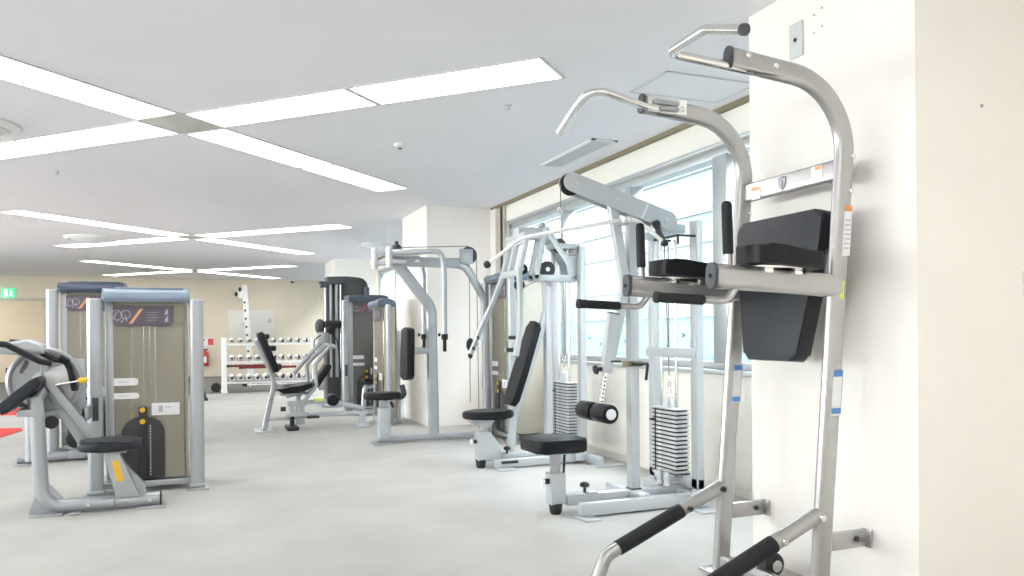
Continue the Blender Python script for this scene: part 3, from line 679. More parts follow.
for i in range(28):
    a = 2*PI*i/28; r_ = .185*(1+.06*math.cos(2*a)); seat.append((2.395+1.22*r_*math.cos(a), YA+r_*math.sin(a), .44))
MB().prism(seat, (0, 0, .07), .026, 4).build('seat', 'vinyl', t)
MB().tube(fillet([(2.60, YA, .10), (2.64, YA, .48), (2.72, YA, .66), (2.985, YA, 1.42), (2.965, YA, 1.78)], [.3, .3, .3]), rr(.05, .07, .01), ref=(0, 1, 0)).build('back_post', 'white_steel', t)
u_ = (V((2.862, 0, 1.30))-V((2.603, 0, .545))).normalized(); n_ = V((-u_.z, 0, u_.x)); c_ = V((2.765, YA, .915))
Mp = Matrix((( n_.x, 0, u_.x, c_.x), (n_.y, 1, u_.y, c_.y), (n_.z, 0, u_.z, c_.z), (0, 0, 0, 1)))
pts = [p for p in fillet([(0, 0, .40), (0, -.10, .40), (0, -.125, -.1), (0, -.115, -.40), (0, .115, -.40), (0, .125, -.1), (0, .10, .40), (0, 0, .4001)], [.05, .3, .05, .05, .3, .05], 5)][1:-1]
MB(Mp).prism(pts, (.065, 0, 0), .022, 4).build('back_pad', 'vinyl', t)
MB(Mp).b2((-.012, -.1, -.33), (0, .1, .33)).build('pad_backing', 'white_steel', t)
# press arms: one swinging frame
s_ = MB(); PR = rr(.04, .055, .008)
for sg in (-1, 1): s_.tube(fillet([(2.70, YA+sg*.2, 2.06), (2.625, YA+sg*.2, 1.737), (2.575, YA+sg*.34, 1.50), (2.51, YA+sg*.5, 1.25), (2.43, YA+sg*.58, 1.01)], .1, 4), PR)
for z, x in ((2.03, 2.695), (1.74, 2.625)): s_.tube([(x, YA-.21, z), (x, YA+.21, z)], rr(.04, .06, .008), ref=(1, 0, 0))
s_.tube([(2.69, YA+.02, 2.03), (2.63, YA+.02, 1.745)], PR, ref=(0, 1, 0))
pa = s_.build('press_arm_frame', 'white_steel', t)
for sg in (-1, 1):
    for z, w_ in ((1.165, .535), (1.06, .565)):
        x = 2.485 if z > 1.1 else 2.45
        g_ = MB().cyl((x, YA+sg*(w_+.0), z), (x-.02, YA+sg*(w_-.17), z), .017).build('press_grip', 'rubber', pa)
        MB().cyl((x-.02, YA+sg*(w_-.168), z), (x-.0205, YA+sg*(w_-.185), z), .02).build('grip_cap', 'steel_plate', g_)
# top brackets, pulleys, cables
for dy in (-.10, .04):
    y = YA+dy; s_ = MB()
    s_.tube([(2.93, y, 2.16), (2.83, y, 1.70)], rr(.016, .05, .004), ref=(0, 1, 0)); s_.tube([(2.93, y, 2.16), (3.25, y, 1.72)], rr(.016, .06, .004), ref=(0, 1, 0)); s_.b2((2.81, y-.008, 1.675), (3.30, y+.008, 1.735), .004)
    s_.prism([(3.12, y-.006, 1.90), (3.30, y-.006, 1.93), (3.30, y-.006, 1.70), (3.16, y-.006, 1.70)], (0, .012, 0)); pl = s_.build('triangle_bracket', 'white_steel', t)
    b_ = MB()
    for x, z in ((3.2, 1.72), (3.27, 1.72), (2.93, 2.13)): b_.sphere((x, y-.01, z), .012, n=8)
    b_.build('bolt', 'steel_plate', pl)
pulley(t, 3.10, YA-.03, 2.01, .07); pulley(t, 2.975, YA-.03, 1.79, .075); pulley(t, 2.79, YA+.12, 1.80, .05); pulley(t, 2.70, YA-.02, 1.64, .05)
MB().sphere((2.92, YA-.04, 2.185), .035).build('rubber_stop', 'grey_print', t)
c_ = MB(); c_.cyl((3.165, YA-.03, 2.0), (3.23, YA+.12, 1.0), .004, n=8); c_.cyl((2.70, YA-.02, 1.6), (2.95, YA-.03, 1.72), .004, n=8); c_.cyl((3.04, YA-.03, 1.80), (3.05, YA-.03, 1.97), .004, n=8); c_.build('cable', 'grey_cable', t)
s_ = MB(); s_.tube([(2.93, YA-.11, 2.14), (2.93, YA+.22, 2.14)], circ(.03)); s_.tube([(2.69, YA-.22, 2.08), (2.69, YA+.22, 2.08)], circ(.028)); s_.b2((2.66, YA-.1, 2.06), (2.94, YA+.05, 2.16), .01); s_.build('pivot_shaft', 'white_steel', t)
s_ = MB(); s_.b2((3.24, 6.42, 1.93), (3.30, 7.0, 2.0), .006); s_.b2((3.0, YA-.1, 1.98), (3.28, YA+.06, 2.03), .006); s_.build('top_cross_member', 'white_steel', t)
MB().b2((2.955, YA-.035, .1), (3.02, YA+.035, 1.72), .008).build('mast', 'white_steel', t)

# ------------------------------------------------------------------ shrouded weight towers
def tower(root, M0, w, D, hh, cap='cap_blue', slash='orange', dark=False, labels=True, marks=True, posts=(1, 1), capw=None, py=0):
    """local frame: x across, front at y = 0 facing -y, depth D to +y"""
    sh, sm = ('shell_dark', 'smoke_dark') if dark else ('shell', 'smoke')
    hw = w/2; px = hw-.0
    for sx, on in zip((-1, 1), posts):
        if not on: continue
        M1 = M0 @ Matrix.Translation((0, py, 0)); q = MB(M1); q.tube([(sx*px, .0, .03), (sx*px, .0, hh-.012), (sx*px, .0, hh)], rr(.105, .075, .036, 6), ref=(1, 0, 0)); po = q.build('post', 'silver', root)
        MB(M1).tube([(sx*px, 0, hh), (sx*px, 0, hh+.008)], rr(.098, .068, .033, 6), ref=(1, 0, 0)).build('post_cap', 'white_plastic', po)
        MB(M1).b2((sx*px-.085, -.07, 0), (sx*px+.085, .10, .014), .004).build('foot_plate', 'silver', po)
        MB(M1).b2((sx*px-.06, -.05, .014), (sx*px+.06, .05, .05), .012).build('post_shoe', 'silver', po)
        if sx < 0: MB(M1).b2((sx*px-.018, -.0425, .57), (sx*px+.026, -.037, .745), .004).build('grip_patch', 'cap_grey', po)
    q = MB(M0)
    q.b2((-hw+.065, .05, .09), (-hw+.085, D, hh+.01), .004); q.b2((hw-.085, .05, .09), (hw-.065, D, hh+.01), .004); q.b2((-hw+.085, D-.02, .09), (hw-.085, D, hh+.01)); q.b2((-hw+.085, .215, .09), (hw-.085, .225, hh+.01))
    q.b2((-hw+.066, .03, .12), (-hw+.125, .06, hh-.005), .012, mi=1)
    hs = q.build('housing', [sh, 'silver'], root)
    q = MB(M0); q.b2((-px, .03, .04), (px, .09, .085), .006); q.b2((-hw+.02, D-.06, .03), (hw-.02, D, .09), .006); q.b2((-.06, .05, .03), (.06, D, .075), .006)
    q.build('base_frame', 'silver', root)
    q = MB(M0).b2((-hw+.10, .035, .10), (hw-.09, .041, hh-.01)).build('smoked_cover', sm, root)
    xs = -.03*w/.7
    q = MB(M0)
    for dx in (-.085, .085): q.cyl((xs+dx, .14, .08), (xs+dx, .14, hh-.15), .012, n=10)
    q.cyl((xs, .14, .6), (xs, .14, hh-.15), .005, n=8); q.cyl((xs+.045, .14, .6), (xs+.045, .14, hh-.15), .006, n=8)
    q.build('guide_rod', 'chrome', root)
    q = MB(M0)
    pts = [(xs-.15, .48), (xs-.12, .54), (xs-.06, .575), (xs+.06, .575), (xs+.12, .54), (xs+.15, .48), (xs+.15, .10), (xs-.15, .10)]
    q.prism([(x, .07, z) for x, z in pts], (0, .14, 0), .004); st = q.build('weight_stack', 'stack_dark', root)
    MB(M0).prism([(x, .029, z) for x, z in pts], (0, .005, 0), .001).build('stack_guard', 'stack_dark', st)
    MB(M0).b2((xs-.03, .014, .12), (xs+.03, .028, .66), .004).build('selector_column', 'dark', st)
    for z in (.635, .545): MB(M0).cyl((xs-.005, .014, z), (xs-.005, .007, z), .02, n=12).build('pin_handle', 'yellow', st)
    q = MB(M0)
    for i in range(18): q.b2((xs+.044, .0275, .13+i*.022), (xs+.054, .0289, .137+i*.022))
    q.build('weight_number', 'paper', st)
    # moulded top cap with a raised front lip
    cw = capw or hw-.05
    q = MB(M0)
    prof = fillet([(0, -.02, hh-.015), (0, -.045, hh+.015), (0, -.03, hh+.07), (0, .06, hh+.09), (0, D*.7, hh+.09), (0, D+.01, hh+.05), (0, D+.01, hh-.015)], [.03, .03, .06, .1, .05], 5)
    q.prism([p+V((-cw, 0, 0)) for p in prof], (2*cw, 0, 0), .022, 3)
    cp = q.build('top_cap', cap, root)
    q = MB(M0); q.prism([(-cw*.72, .05, hh+.088), (cw*.86, .03, hh+.088), (cw*.93, D*.55, hh+.088), (cw*.2, D*.75, hh+.088), (-cw*.6, D*.62, hh+.088)], (0, 0, .012), .008); q.build('cap_recess', 'cap_light' if cap != 'cap_navy' else 'cap_blue', cp)
    # information panel
    pw0, pw1 = -hw*.66, hw*.52
    z0, z1 = hh-.20, hh-.045
    pn = MB(M0).prism([(x, .022, z) for x, z in ((pw0, z1), (pw1, z1), (pw1, z0+.03), (pw1-.03, z0), (pw0+.03, z0), (pw0, z0+.03))], (0, .012, 0), .003).build('info_panel', 'panel', root)
    L = pw1-pw0
    MB(M0).prism([(pw0+L*.26, .0208, z0+.02), (pw0+L*.32, .0208, z0+.02), (pw0+L*.50, .0208, z0+.135), (pw0+L*.45, .0208, z0+.135)], (0, .0012, 0)).build('slash', slash, pn)
    if marks:
        q = MB(M0); rnd = random.Random(7)
        for cx_, n_ in ((.07, 6), (.19, 5)):
            for i in range(n_):
                x = pw0+L*cx_+rnd.uniform(-.022, .022); z = z0+.08+rnd.uniform(-.045, .04); a_ = rnd.uniform(0, PI)
                dx, dz = math.cos(a_)*.02, math.sin(a_)*.02
                q.prism([(x-dx, .0208, z-dz), (x-dx*.6+.004, .0208, z-dz), (x+dx+.004, .0208, z+dz), (x+dx, .0208, z+dz)], (0, .0012, 0))
        q.torus((pw0+L*.065, .0214, z0+.085), (0, 1, 0), .036, .002, 18, 4)
        q.torus((pw0+L*.21, .0214, z0+.09), (0, 1, 0), .032, .002, 18, 4)
        for i in range(4): q.b2((pw0+L*.56, .0208, z0+.045+i*.02), (pw0+L*(.72+.03*(i % 2)), .022, z0+.047+i*.02))
        for zz in (.105, .05):
            q.sphere((pw0+L*.90, .0214, z0+zz+.02), .007, (1, .2, 1), n=8)
            q.prism([(pw0+L*.90-.012, .0208, z0+zz+.01), (pw0+L*.90+.010, .0208, z0+zz+.012), (pw0+L*.90+.004, .0208, z0+zz-.006), (pw0+L*.90+.014, .0208, z0+zz-.024), (pw0+L*.90-.004, .0208, z0+zz-.01), (pw0+L*.90-.016, .0208, z0+zz-.024)], (0, .0012, 0))
        q.build('figure_print', 'panel_light', pn)
    MB(M0).b2((pw1+.01, .03, hh-.165), (hw-.07, .0345, hh-.045)).build('upper_shield', sm, root)
    MB(M0).sphere((-hw+.11, .03, hh-.10), .008, n=8).build('screw', 'yellow', root)
    if labels:
        def lab(x, z, a, b, name='label'):
            return MB(M0).prism([(x+p, .0335, z+q_) for p, q_ in rr(a, b, b*.42 if b < .08 else .004, 4)], (0, .0012, 0)).build(name, 'paper', root)
        la = lab(-hw*.46, .853, .20, .058); lb_ = lab(-hw*.46, .745, .21, .046, 'label'); lc = lab(hw*.36, .635, .20, .095)
        for l_, x, z, n_ in ((la, -hw*.46, .853, 1), (lb_, -hw*.46, .745, 1)):
            MB(M0).b2((x-.04, .0325, z-.003), (x+.035, .0334, z+.002)).build('label_line', 'grey_print', l_)
        MB(M0).b2((hw*.36-.05, .0325, .61), (hw*.36-.02, .0334, .66)).build('label_picture', 'grey_print', lc)
        MB(M0).b2((hw*.36-.005, .0325, .645), (hw*.36+.04, .0334, .652)).build('label_line', 'grey_print', lc)

def placed(x, y, rz=0): return Matrix.Translation((x, y, 0)) @ Matrix.Rotation(R(rz), 4, 'Z')

# ------------------------------------------------------------------ arm curl machine, left front
t = thing('arm_curl_machine', 'silver arm curl machine with cam disc and yellow-tipped lever at the left front', 'exercise machine', (-.6, 6.3, 0))
tower(t, placed(-.385, 6.60), .71, .42, 1.48, cap='cap_light')
PY = 6.05
s_ = MB(); s_.tube(fillet([(-1.035, PY, .80), (-1.0, PY, .055), (-.275, PY, .055)], .13, 8), circ(.047, 18)); fr = s_.build('frame_tube', 'silver', t)
MB().cyl((-.276, PY, .055), (-.266, PY, .055), .05).build('tube_cap', 'dark', fr)
s_ = MB(); s_.prism([(-1.0, PY-.01, .26), (-1.08, PY-.01, .012), (-.80, PY-.01, .012)], (0, .02, 0), .002); s_.b2((-1.07, PY-.09, 0), (-.87, PY+.09, .014), .004); s_.b2((-.83, PY-.10, 0), (-.76, PY+.06, .014), .004); s_.b2((-.42, PY-.09, 0), (-.24, PY+.09, .014), .004); s_.b2((-.64, PY-.06, .03), (-.56, PY+.06, .085), .01)
s_.build('foot_plate', 'silver', t)
s_ = MB(); s_.cyl((-.72, PY-.048, .055), (-.72, PY-.054, .055), .014, n=10); s_.cyl((-.34, PY-.048, .055), (-.34, PY-.054, .055), .014, n=10); s_.build('bolt', 'chrome', t)
MB().prism([(-.63, PY-.05, .40), (-.53, PY-.05, .40), (-.40, PY-.05, .085), (-.55, PY-.05, .085)], (0, .10, 0), .008).build('seat_column', 'silver', t)
MB().prism([(-.575, PY-.0512, .345), (-.535, PY-.0512, .345), (-.500, PY-.0512, .20), (-.545, PY-.0512, .20)], (0, .0014, 0)).build('warning_label', 'yellow', t)
MB().prism([(-.50, PY-.03, .33), (-.44, PY-.03, .24), (-.37, PY-.03, .17), (-.36, PY-.03, .085), (-.44, PY-.03, .085)], (0, .06, 0), .004).build('column_gusset', 'silver', t)
seat = [( -.588+.20*(abs(math.cos(a))**.75)*(1 if math.cos(a) >= 0 else -1), PY+.17*(abs(math.sin(a))**.8)*(1 if math.sin(a) >= 0 else -1), .418) for a in [2*PI*i/32 for i in range(32)]]
MB().prism(seat, (0, 0, .072), .026, 4).build('seat', 'navy_vinyl', t)
s_ = MB(); s_.b2((-.70, PY-.1, .402), (-.48, PY+.1, .416), .003); s_.build('seat_bracket', 'silver', t)
# sloping link plate and struts back to the tower
s_ = MB(); s_.prism([(-1.0, 6.2, .80), (-.95, 6.2, .83), (-.66, 6.2, .50), (-.70, 6.2, .42), (-.80, 6.2, .44)], (0, .03, 0), .004)
s_.tube([(-.97, 6.16, .88), (-.70, 6.2, .46)], rr(.04, .06, .01)); s_.tube([(-.70, 6.22, .46), (-.74, 6.55, .40)], rr(.06, .08, .02)); s_.build('link_plate', 'silver', t)
s_ = MB(); s_.b2((-1.02, 6.30, .62), (-.77, 6.34, 1.045), .006); s_.tube([(-1.1, 6.28, .66), (-.76, 6.40, .62)], rr(.05, .05, .01)); s_.b2((-.80, 6.30, .60), (-.75, 6.55, .70), .01); s_.build('side_cover', 'silver', t)
s_ = MB(); s_.tube([(-1.03, PY+.02, .77), (-1.0, 6.22, .86)], circ(.035)); s_.tube([(-1.03, PY+.03, .76), (-1.12, PY+.03, .79)], rr(.10, .04, .01)); s_.b2((-1.14, 6.0, .67), (-1.02, 6.16, .72), .01); s_.build('pad_support', 'silver', t)
MB().lathe((-.965, 6.18, .61), (0, 1, 0), [(.02, 0), (.045, .004), (.045, .02), (.02, .024)], 18).build('lower_wheel', 'dark', t)
# cam disc
dc = MB(); dc.torus((-1.005, 6.21, .895), (0, 1, 0), .218, .018, 36, 8); dc.lathe((-1.005, 6.215, .895), (0, 1, 0), [(.02, 0), (.208, .0), (.208, .02), (.02, .02)], 36); cam_ = dc.build('cam_disc', 'silver', t)
s_ = MB(); s_.lathe((-1.005, 6.19, .895), (0, 1, 0), [(.03, -.01), (.075, 0), (.08, .02), (.03, .024)], 20); s_.tube([(-1.005, 6.19, .895), (-.99, 6.19, 1.09)], rr(.05, .04, .01)); s_.tube([(-.99, 6.18, .91), (-.84, 6.18, .955)], rr(.05, .13, .02)); s_.build('cam_hub', 'steel_plate', cam_)
MB().prism([(-1.16, 6.208, .96), (-1.12, 6.208, 1.05), (-1.10, 6.208, 1.03), (-1.14, 6.208, .95)], (0, .003, 0)).build('cam_label', 'panel', cam_)
MB().prism([(-.835, 6.208, .90), (-.81, 6.208, .90), (-.81, 6.208, .83), (-.835, 6.208, .83)], (0, .003, 0)).build('cam_slot', 'dark', cam_)
lv = MB().tube([(-.93, 6.12, .872), (-.775, 6.12, .897)], circ(.008, 10)).build('range_lever', 'chrome', t)
MB().lathe((-.79, 6.12, .895), (1, 0, .16), [(.012, 0), (.020, .008), (.022, .03), (.015, .042), (.017, .055), (.006, .06)], 14).build('lever_tip', 'yellow', lv)
# arm pad
pd = [(-.985, .935), (-.94, .955), (-.905, .93), (-.912, .89), (-1.155, .725), (-1.20, .712), (-1.245, .745), (-1.235, .785)]
MB().prism([(x, 5.95, z-.02) for x, z in [(-1.245+(a+1.245)*.74, b) for a, b in pd]], (0, .24, 0), .018, 3).build('arm_pad', 'navy_vinyl', t)
# exercise arm with its two curved grips
s_ = MB()
s_.prism([(-1.34, 6.04, 1.145), (-1.08, 6.04, 1.19), (-1.0, 6.04, 1.15), (-.985, 6.04, 1.09), (-1.06, 6.04, 1.075), (-1.34, 6.04, 1.10)], (0, .22, 0), .03, 3); s_.tube([(-1.0, 6.16, 1.10), (-1.0, 6.19, .90)], rr(.05, .05, .01)); ex = s_.build('exercise_arm', 'silver', t)
for y, dz in ((5.99, 0), (6.10, .01)):
    k_ = 0 if y < 6.05 else .07
    g_ = MB().tube(fillet([(-1.26+k_, y, 1.16+dz), (-1.19+k_, y, 1.155+dz), (-1.0+k_, y, 1.04+dz), (-.93+k_, y, 1.025+dz)] + ([(-.84, y+.02, .98), (-.815, y+.05, .83)] if k_ else []), .06, 6), circ(.02, 12)).build('curl_grip', 'rubber', ex)
MB().tube([(-.895, 6.08, 1.065), (-.845, 6.1, 1.03)], circ(.02, 12)).build('arm_stop', 'rubber', ex)

# second shrouded machine behind it
t = thing('torso_machine', 'taller silver weight machine half hidden behind the arm curl machine', 'exercise machine', (-1.0, 8.8, 0))
tower(t, placed(-1.03, 8.95), .70, .45, 1.67, cap='cap_navy')
s_ = MB(); s_.tube(fillet([(-1.62, 8.55, .05), (-1.0, 8.66, .05), (-.7, 8.72, .05)], .2), circ(.045)); s_.tube([(-1.50, 8.5, .03), (-1.50, 8.5, .50)], circ(.045)); s_.tube([(-1.50, 8.5, .50), (-1.36, 8.9, .62)], circ(.04)); s_.b2((-1.62, 8.42, 0), (-1.42, 8.62, .014), .004); s_.tube([(-1.1, 8.64, .62), (-.95, 8.66, .1)], circ(.04)); s_.build('frame_tube', 'silver', t)
MB().lathe((-1.14, 8.45, .22), (.3, 1, 0), [(.03, 0), (.07, .005), (.085, .03), (.085, .08), (.07, .10), (.03, .105)], 18).build('foot_roller', 'vinyl', t)
s_ = MB(); s_.tube([(-1.14, 8.5, .22), (-1.12, 8.66, .08)], circ(.025)); s_.b2((-1.2, 8.56, .02), (-1.05, 8.72, .10), .01); s_.build('roller_bracket', 'silver', t)
s_ = MB(); s_.b2((-1.22, 8.5, .62), (-.85, 8.86, .69), .01); s_.build('lower_beam', 'silver', t)
MB().prism([(-1.2+.16*math.cos(a), 8.4+.16*math.sin(a), .55) for a in [2*PI*i/20 for i in range(20)]], (0, 0, .06), .02, 3).build('seat', 'vinyl', t)

# red mat stripes on the carpet
for k, pts in enumerate((((-3.6, 14.2), (-2.60, 14.0), (-2.75, 15.3), (-3.75, 15.4)), ((-3.0, 12.2), (-2.21, 11.95), (-2.13, 11.6), (-2.42, 9.9), (-3.0, 9.9)))):
    c_ = V((sum(p[0] for p in pts)/len(pts), sum(p[1] for p in pts)/len(pts), 0))
    mesh_thing(MB().prism([(x, y, .001) for x, y in pts], (0, 0, .006)), 'red_floor_mat', 'red_mat', ('narrow red mat on the carpet farther off at the left edge', 'pointed red mat on the carpet nearer along the left edge')[k], 'floor mat', c_, 'red floor mats')

# ------------------------------------------------------------------ pec fly machine before the second pillar
t = thing('pec_fly_machine', 'silver pec fly machine with overhead arms before the second pillar', 'exercise machine', (2.4, 8.4, 0))
tower(t, placed(3.13, 8.24, -90), .80, .42, 1.80, cap='cap_blue', posts=(1, 1))
PY = 8.45
s_ = MB(); s_.tube([(1.80, PY, .05), (2.44, PY, .055), (3.10, PY-.1, .055)], rr(.07, .07, .02)); s_.b2((1.74, PY-.09, 0), (1.9, PY+.09, .016), .004); s_.b2((2.98, PY-.3, 0), (3.05, PY+.3, .05), .006); s_.build('base_rail', 'silver', t)
s_ = MB(); s_.tube(fillet([(2.43, PY, .05), (2.41, PY, 1.50), (2.02, PY, 1.99)], .25, 8), rr(.08, .12, .03), ref=(0, 1, 0)); s_.build('main_post', 'silver', t)
s_ = MB(); s_.tube(fillet([(1.93, PY, 2.03), (2.82, PY, 1.985), (3.05, PY, 1.60), (3.06, PY-.05, .06)], .18, 8), rr(.07, .085, .02)); s_.build('overhead_frame', 'silver', t)
s_ = MB(); s_.b2((1.96, PY-.06, 1.955), (2.74, PY+.06, 2.06), .012); hb = s_.build('overhead_box', 'silver', t)
MB().b2((2.07, PY-.0614, 1.98), (2.10, PY-.06, 2.045)).build('warning_label', 'orange', hb)
MB().b2((2.07, PY-.0628, 2.0), (2.10, PY-.0616, 2.02)).build('warning_label_band', 'lime', hb)
MB().prism([(2.20, PY-.0614, 2.0), (2.28, PY-.0614, 2.0), (2.24, PY-.0614, 2.04)], (0, .0014, 0)).build('frame_print', 'paper', hb)
for x, y, ym in ((1.915, PY-.10, 0), (1.80, PY+.12, 0)):
    s_ = MB(); s_.cyl((x, y, 1.93), (x, y, 2.16), .036, n=16); s_.cyl((x, y, 1.97), (x, y, 2.03), .045, n=16); s_.b2((x-.04, y-.03, 2.09), (x+.25, y+.03, 2.13), .008); s_.b2((x, y-.03, 1.97), (x+.18, y+.03, 2.02), .008); s_.build('arm_pivot', 'steel_plate', t)
for y, x in ((PY-.35, 2.46), (PY+.45, 2.45)):
    s_ = MB(); s_.tube(fillet([(1.95, y*.4+PY*.6, 2.09), (x-.03, y, 2.10), (x, y, 1.90), (x, y, 1.16)], [.08, .08], 5), circ(.029, 14)); am = s_.build('fly_arm', 'silver', t)
    s_ = MB(); s_.cyl((x, y, 1.20), (x, y, 1.14), .036); s_.cyl((x, y, 1.15), (x, y, 1.01), .02); s_.cyl((x-.06, y, 1.21), (x-.06, y, 1.175), .014); s_.build('arm_grip', 'rubber', am)
pulley(t, 2.86, PY, 2.10, .10, mat='cap_grey')
s_ = MB(); s_.b2((2.74, PY-.04, 2.0), (2.90, PY-.025, 2.17), .004); s_.b2((2.18, PY-.05, 2.09), (2.30, PY+.05, 2.15), .006); s_.build('pulley_bracket', 'silver', t)
s_ = MB(); s_.lathe((2.02, PY, 2.15), (0, 0, 1), [(.05, 0), (.05, .03), (.02, .05), (.02, .08)], 14); s_.build('cam_knob', 'dark', t)
s_ = MB(); s_.cyl((1.95, PY, 2.16), (2.86, PY, 2.205), .005, n=8); s_.cyl((2.955, PY, 2.10), (2.955, PY-.05, .12), .005, n=8); s_.cyl((2.86, PY-.02, 2.0), (2.86, PY-.02, .42), .005, n=8); s_.build('cable', 'grey_cable', t)
s_ = MB(); s_.sphere((2.865, PY-.02, 1.075), .05, (.95, .6, 1.55)); s_.build('cable_weight', 'dark', t)
s_ = MB(); s_.sphere((2.865, PY-.02, .955), .028, (1, .8, 1.5)); s_.build('cable_stop', 'dark', t)
s_ = MB(); s_.b2((1.80, PY-.06, .06), (1.925, PY+.06, .40), .008); s_.b2((1.82, PY-.045, .38), (1.90, PY+.045, .50), .006); s_.build('seat_column', 'white_steel', t)
s_ = MB(); s_.cyl((1.96, PY-.05, .40), (1.93, PY-.05, .46), .018, n=10); s_.tube(fillet([(2.02, PY, .50), (2.10, PY, .52), (2.08, PY+.05, .63)], .05), circ(.03)); s_.build('seat_adjuster', 'dark', t)
MB().prism([(1.85+.21*(abs(math.cos(a))**.8)*(1 if math.cos(a) >= 0 else -1), PY+.18*math.sin(a), .49) for a in [2*PI*i/28 for i in range(28)]], (0, 0, .075), .026, 4).build('seat', 'vinyl', t)
Mp = Matrix.Translation((2.09, PY, .99)) @ Matrix.Rotation(R(1.5), 4, 'Y')
pts = fillet([(0, 0, .29), (0, -.15, .27), (0, -.17, -.27), (0, 0, -.30), (0, .17, -.27), (0, .15, .27), (0, .001, .29)], .06, 4)
MB(Mp).prism(pts, (.085, 0, 0), .03, 4).build('back_pad', 'vinyl', t)
s_ = MB(); s_.b2((2.178, PY-.035, .98), (2.38, PY+.035, 1.05), .006); s_.build('pad_bracket', 'silver', t)

# ------------------------------------------------------------------ machine seen edge-on beyond the pec fly
t = thing('row_machine', 'shrouded weight machine seen edge-on with a wide silver post beyond the pec fly seat', 'exercise machine', (2.2, 10.5, 0))
tower(t, placed(2.21, 10.50, -90), .76, .20, 1.585, cap='cap_blue', slash='red', posts=(0, 1), py=.09)
s_ = MB(); s_.b2((2.24, 10.20, 0), (2.50, 10.86, .05), .01); s_.tube([(2.46, 10.24, .04), (2.46, 10.24, 1.25)], rr(.05, .06, .015)); s_.build('rear_frame', 'silver', t)

# ------------------------------------------------------------------ dark shrouded machine with its pad
t = thing('shoulder_press_machine', 'dark shrouded weight machine with slate cap between the edge-on machine and the tall cable tower', 'exercise machine', (2.4, 12.1, 0))
tower(t, placed(2.42, 12.0), .72, .42, 1.72, cap='cap_navy', slash='red', dark=True)
s_ = MB(); s_.tube(fillet([(2.25, 11.62, .05), (2.28, 11.62, .42), (2.52, 11.62, .46)], .06), circ(.04)); s_.b2((2.1, 11.5, .03), (2.75, 11.7, .09), .01); s_.b2((2.1, 11.55, .0), (2.2, 11.95, .05), .01); s_.build('seat_frame', 'silver', t)
MB().b2((2.25, 11.50, .46), (2.70, 11.86, .54), .03, 3).build('seat', 'vinyl', t)
MB().b2((2.42, 11.72, .58), (2.74, 11.80, 1.05), .03, 3).build('back_pad', 'vinyl', t)

# ------------------------------------------------------------------ tall cable tower
t = thing('cable_tower', 'tall black cable tower with chrome guide rods before the third pillar', 'exercise machine', (2.25, 13.4, 0))
s_ = MB(); s_.b2((2.22, 13.25, .08), (2.62, 13.8, 1.8), .02); s_.b2((1.99, 13.42, .06), (2.24, 13.8, 2.12), .01)
s_.prism(fillet([(1.98, 13.22, 2.18), (2.30, 13.22, 2.19), (2.66, 13.22, 2.16), (2.66, 13.22, 1.70), (2.24, 13.22, 1.70), (2.22, 13.22, 2.10), (1.98, 13.22, 2.10)], [.02, .16, .02, .02, .02], 6), (0, .4, 0), .01); s_.build('housing', 'shell_dark', t)
s_ = MB(); s_.tube([(2.62, 13.15, .05), (2.62, 13.15, 2.0)], rr(.09, .09, .03)); s_.build('rounded_column', 'cap_navy', t)
for x, w_ in ((2.03, .018), (2.125, .022)):
    MB().b2((x-w_, 13.18, .06), (x+w_, 13.24, 2.08), .01).build('post', 'silver', t)
MB().cyl((1.935, 13.2, .9), (1.935, 13.2, 2.06), .014, n=10).build('guide_rod', 'chrome', t)
MB().cyl((2.19, 13.2, .1), (2.19, 13.2, 2.06), .014, n=10).build('guide_rod', 'chrome', t)
s_ = MB(); s_.b2((1.84, 13.16, 2.05), (2.26, 13.26, 2.10), .01); s_.b2((1.86, 13.14, 1.99), (1.96, 13.28, 2.05), .01); s_.build('top_bracket', 'cap_grey', t)
s_ = MB(); s_.b2((1.90, 13.02, 1.32), (2.26, 13.16, 1.44), .03, 3); s_.sphere((2.0, 13.08, 1.30), .09, (1, .8, 1)); s_.build('carriage_pad', 'dark', t)
MB().sphere((1.83, 13.1, 1.34), .10, (.8, .7, 1.3)).build('side_pad', 'cap_grey', t)
MB().b2((1.80, 13.05, .95), (1.98, 13.15, 1.25), .01).build('carriage', 'silver', t)
s_ = MB(); s_.b2((1.85, 13.1, 0), (2.70, 13.75, .08), .01); s_.b2((1.9, 13.0, .0), (2.3, 13.12, .06), .01); s_.build('base_frame', 'silver', t)
c_ = MB(); c_.tube(fillet([(1.98, 13.0, 1.26), (2.10, 12.98, 1.1), (2.15, 12.98, .5)], .12), circ(.01, 8)); c_.tube(fillet([(1.83, 13.0, 1.2), (1.72, 12.98, 1.12), (1.72, 12.98, .9)], .08), circ(.01, 8)); c_.build('cable', 'dark', t)
MB().b2((1.93, 13.02, .16), (2.14, 13.11, .5), .03).build('weight_stack', 'stack_dark', t)

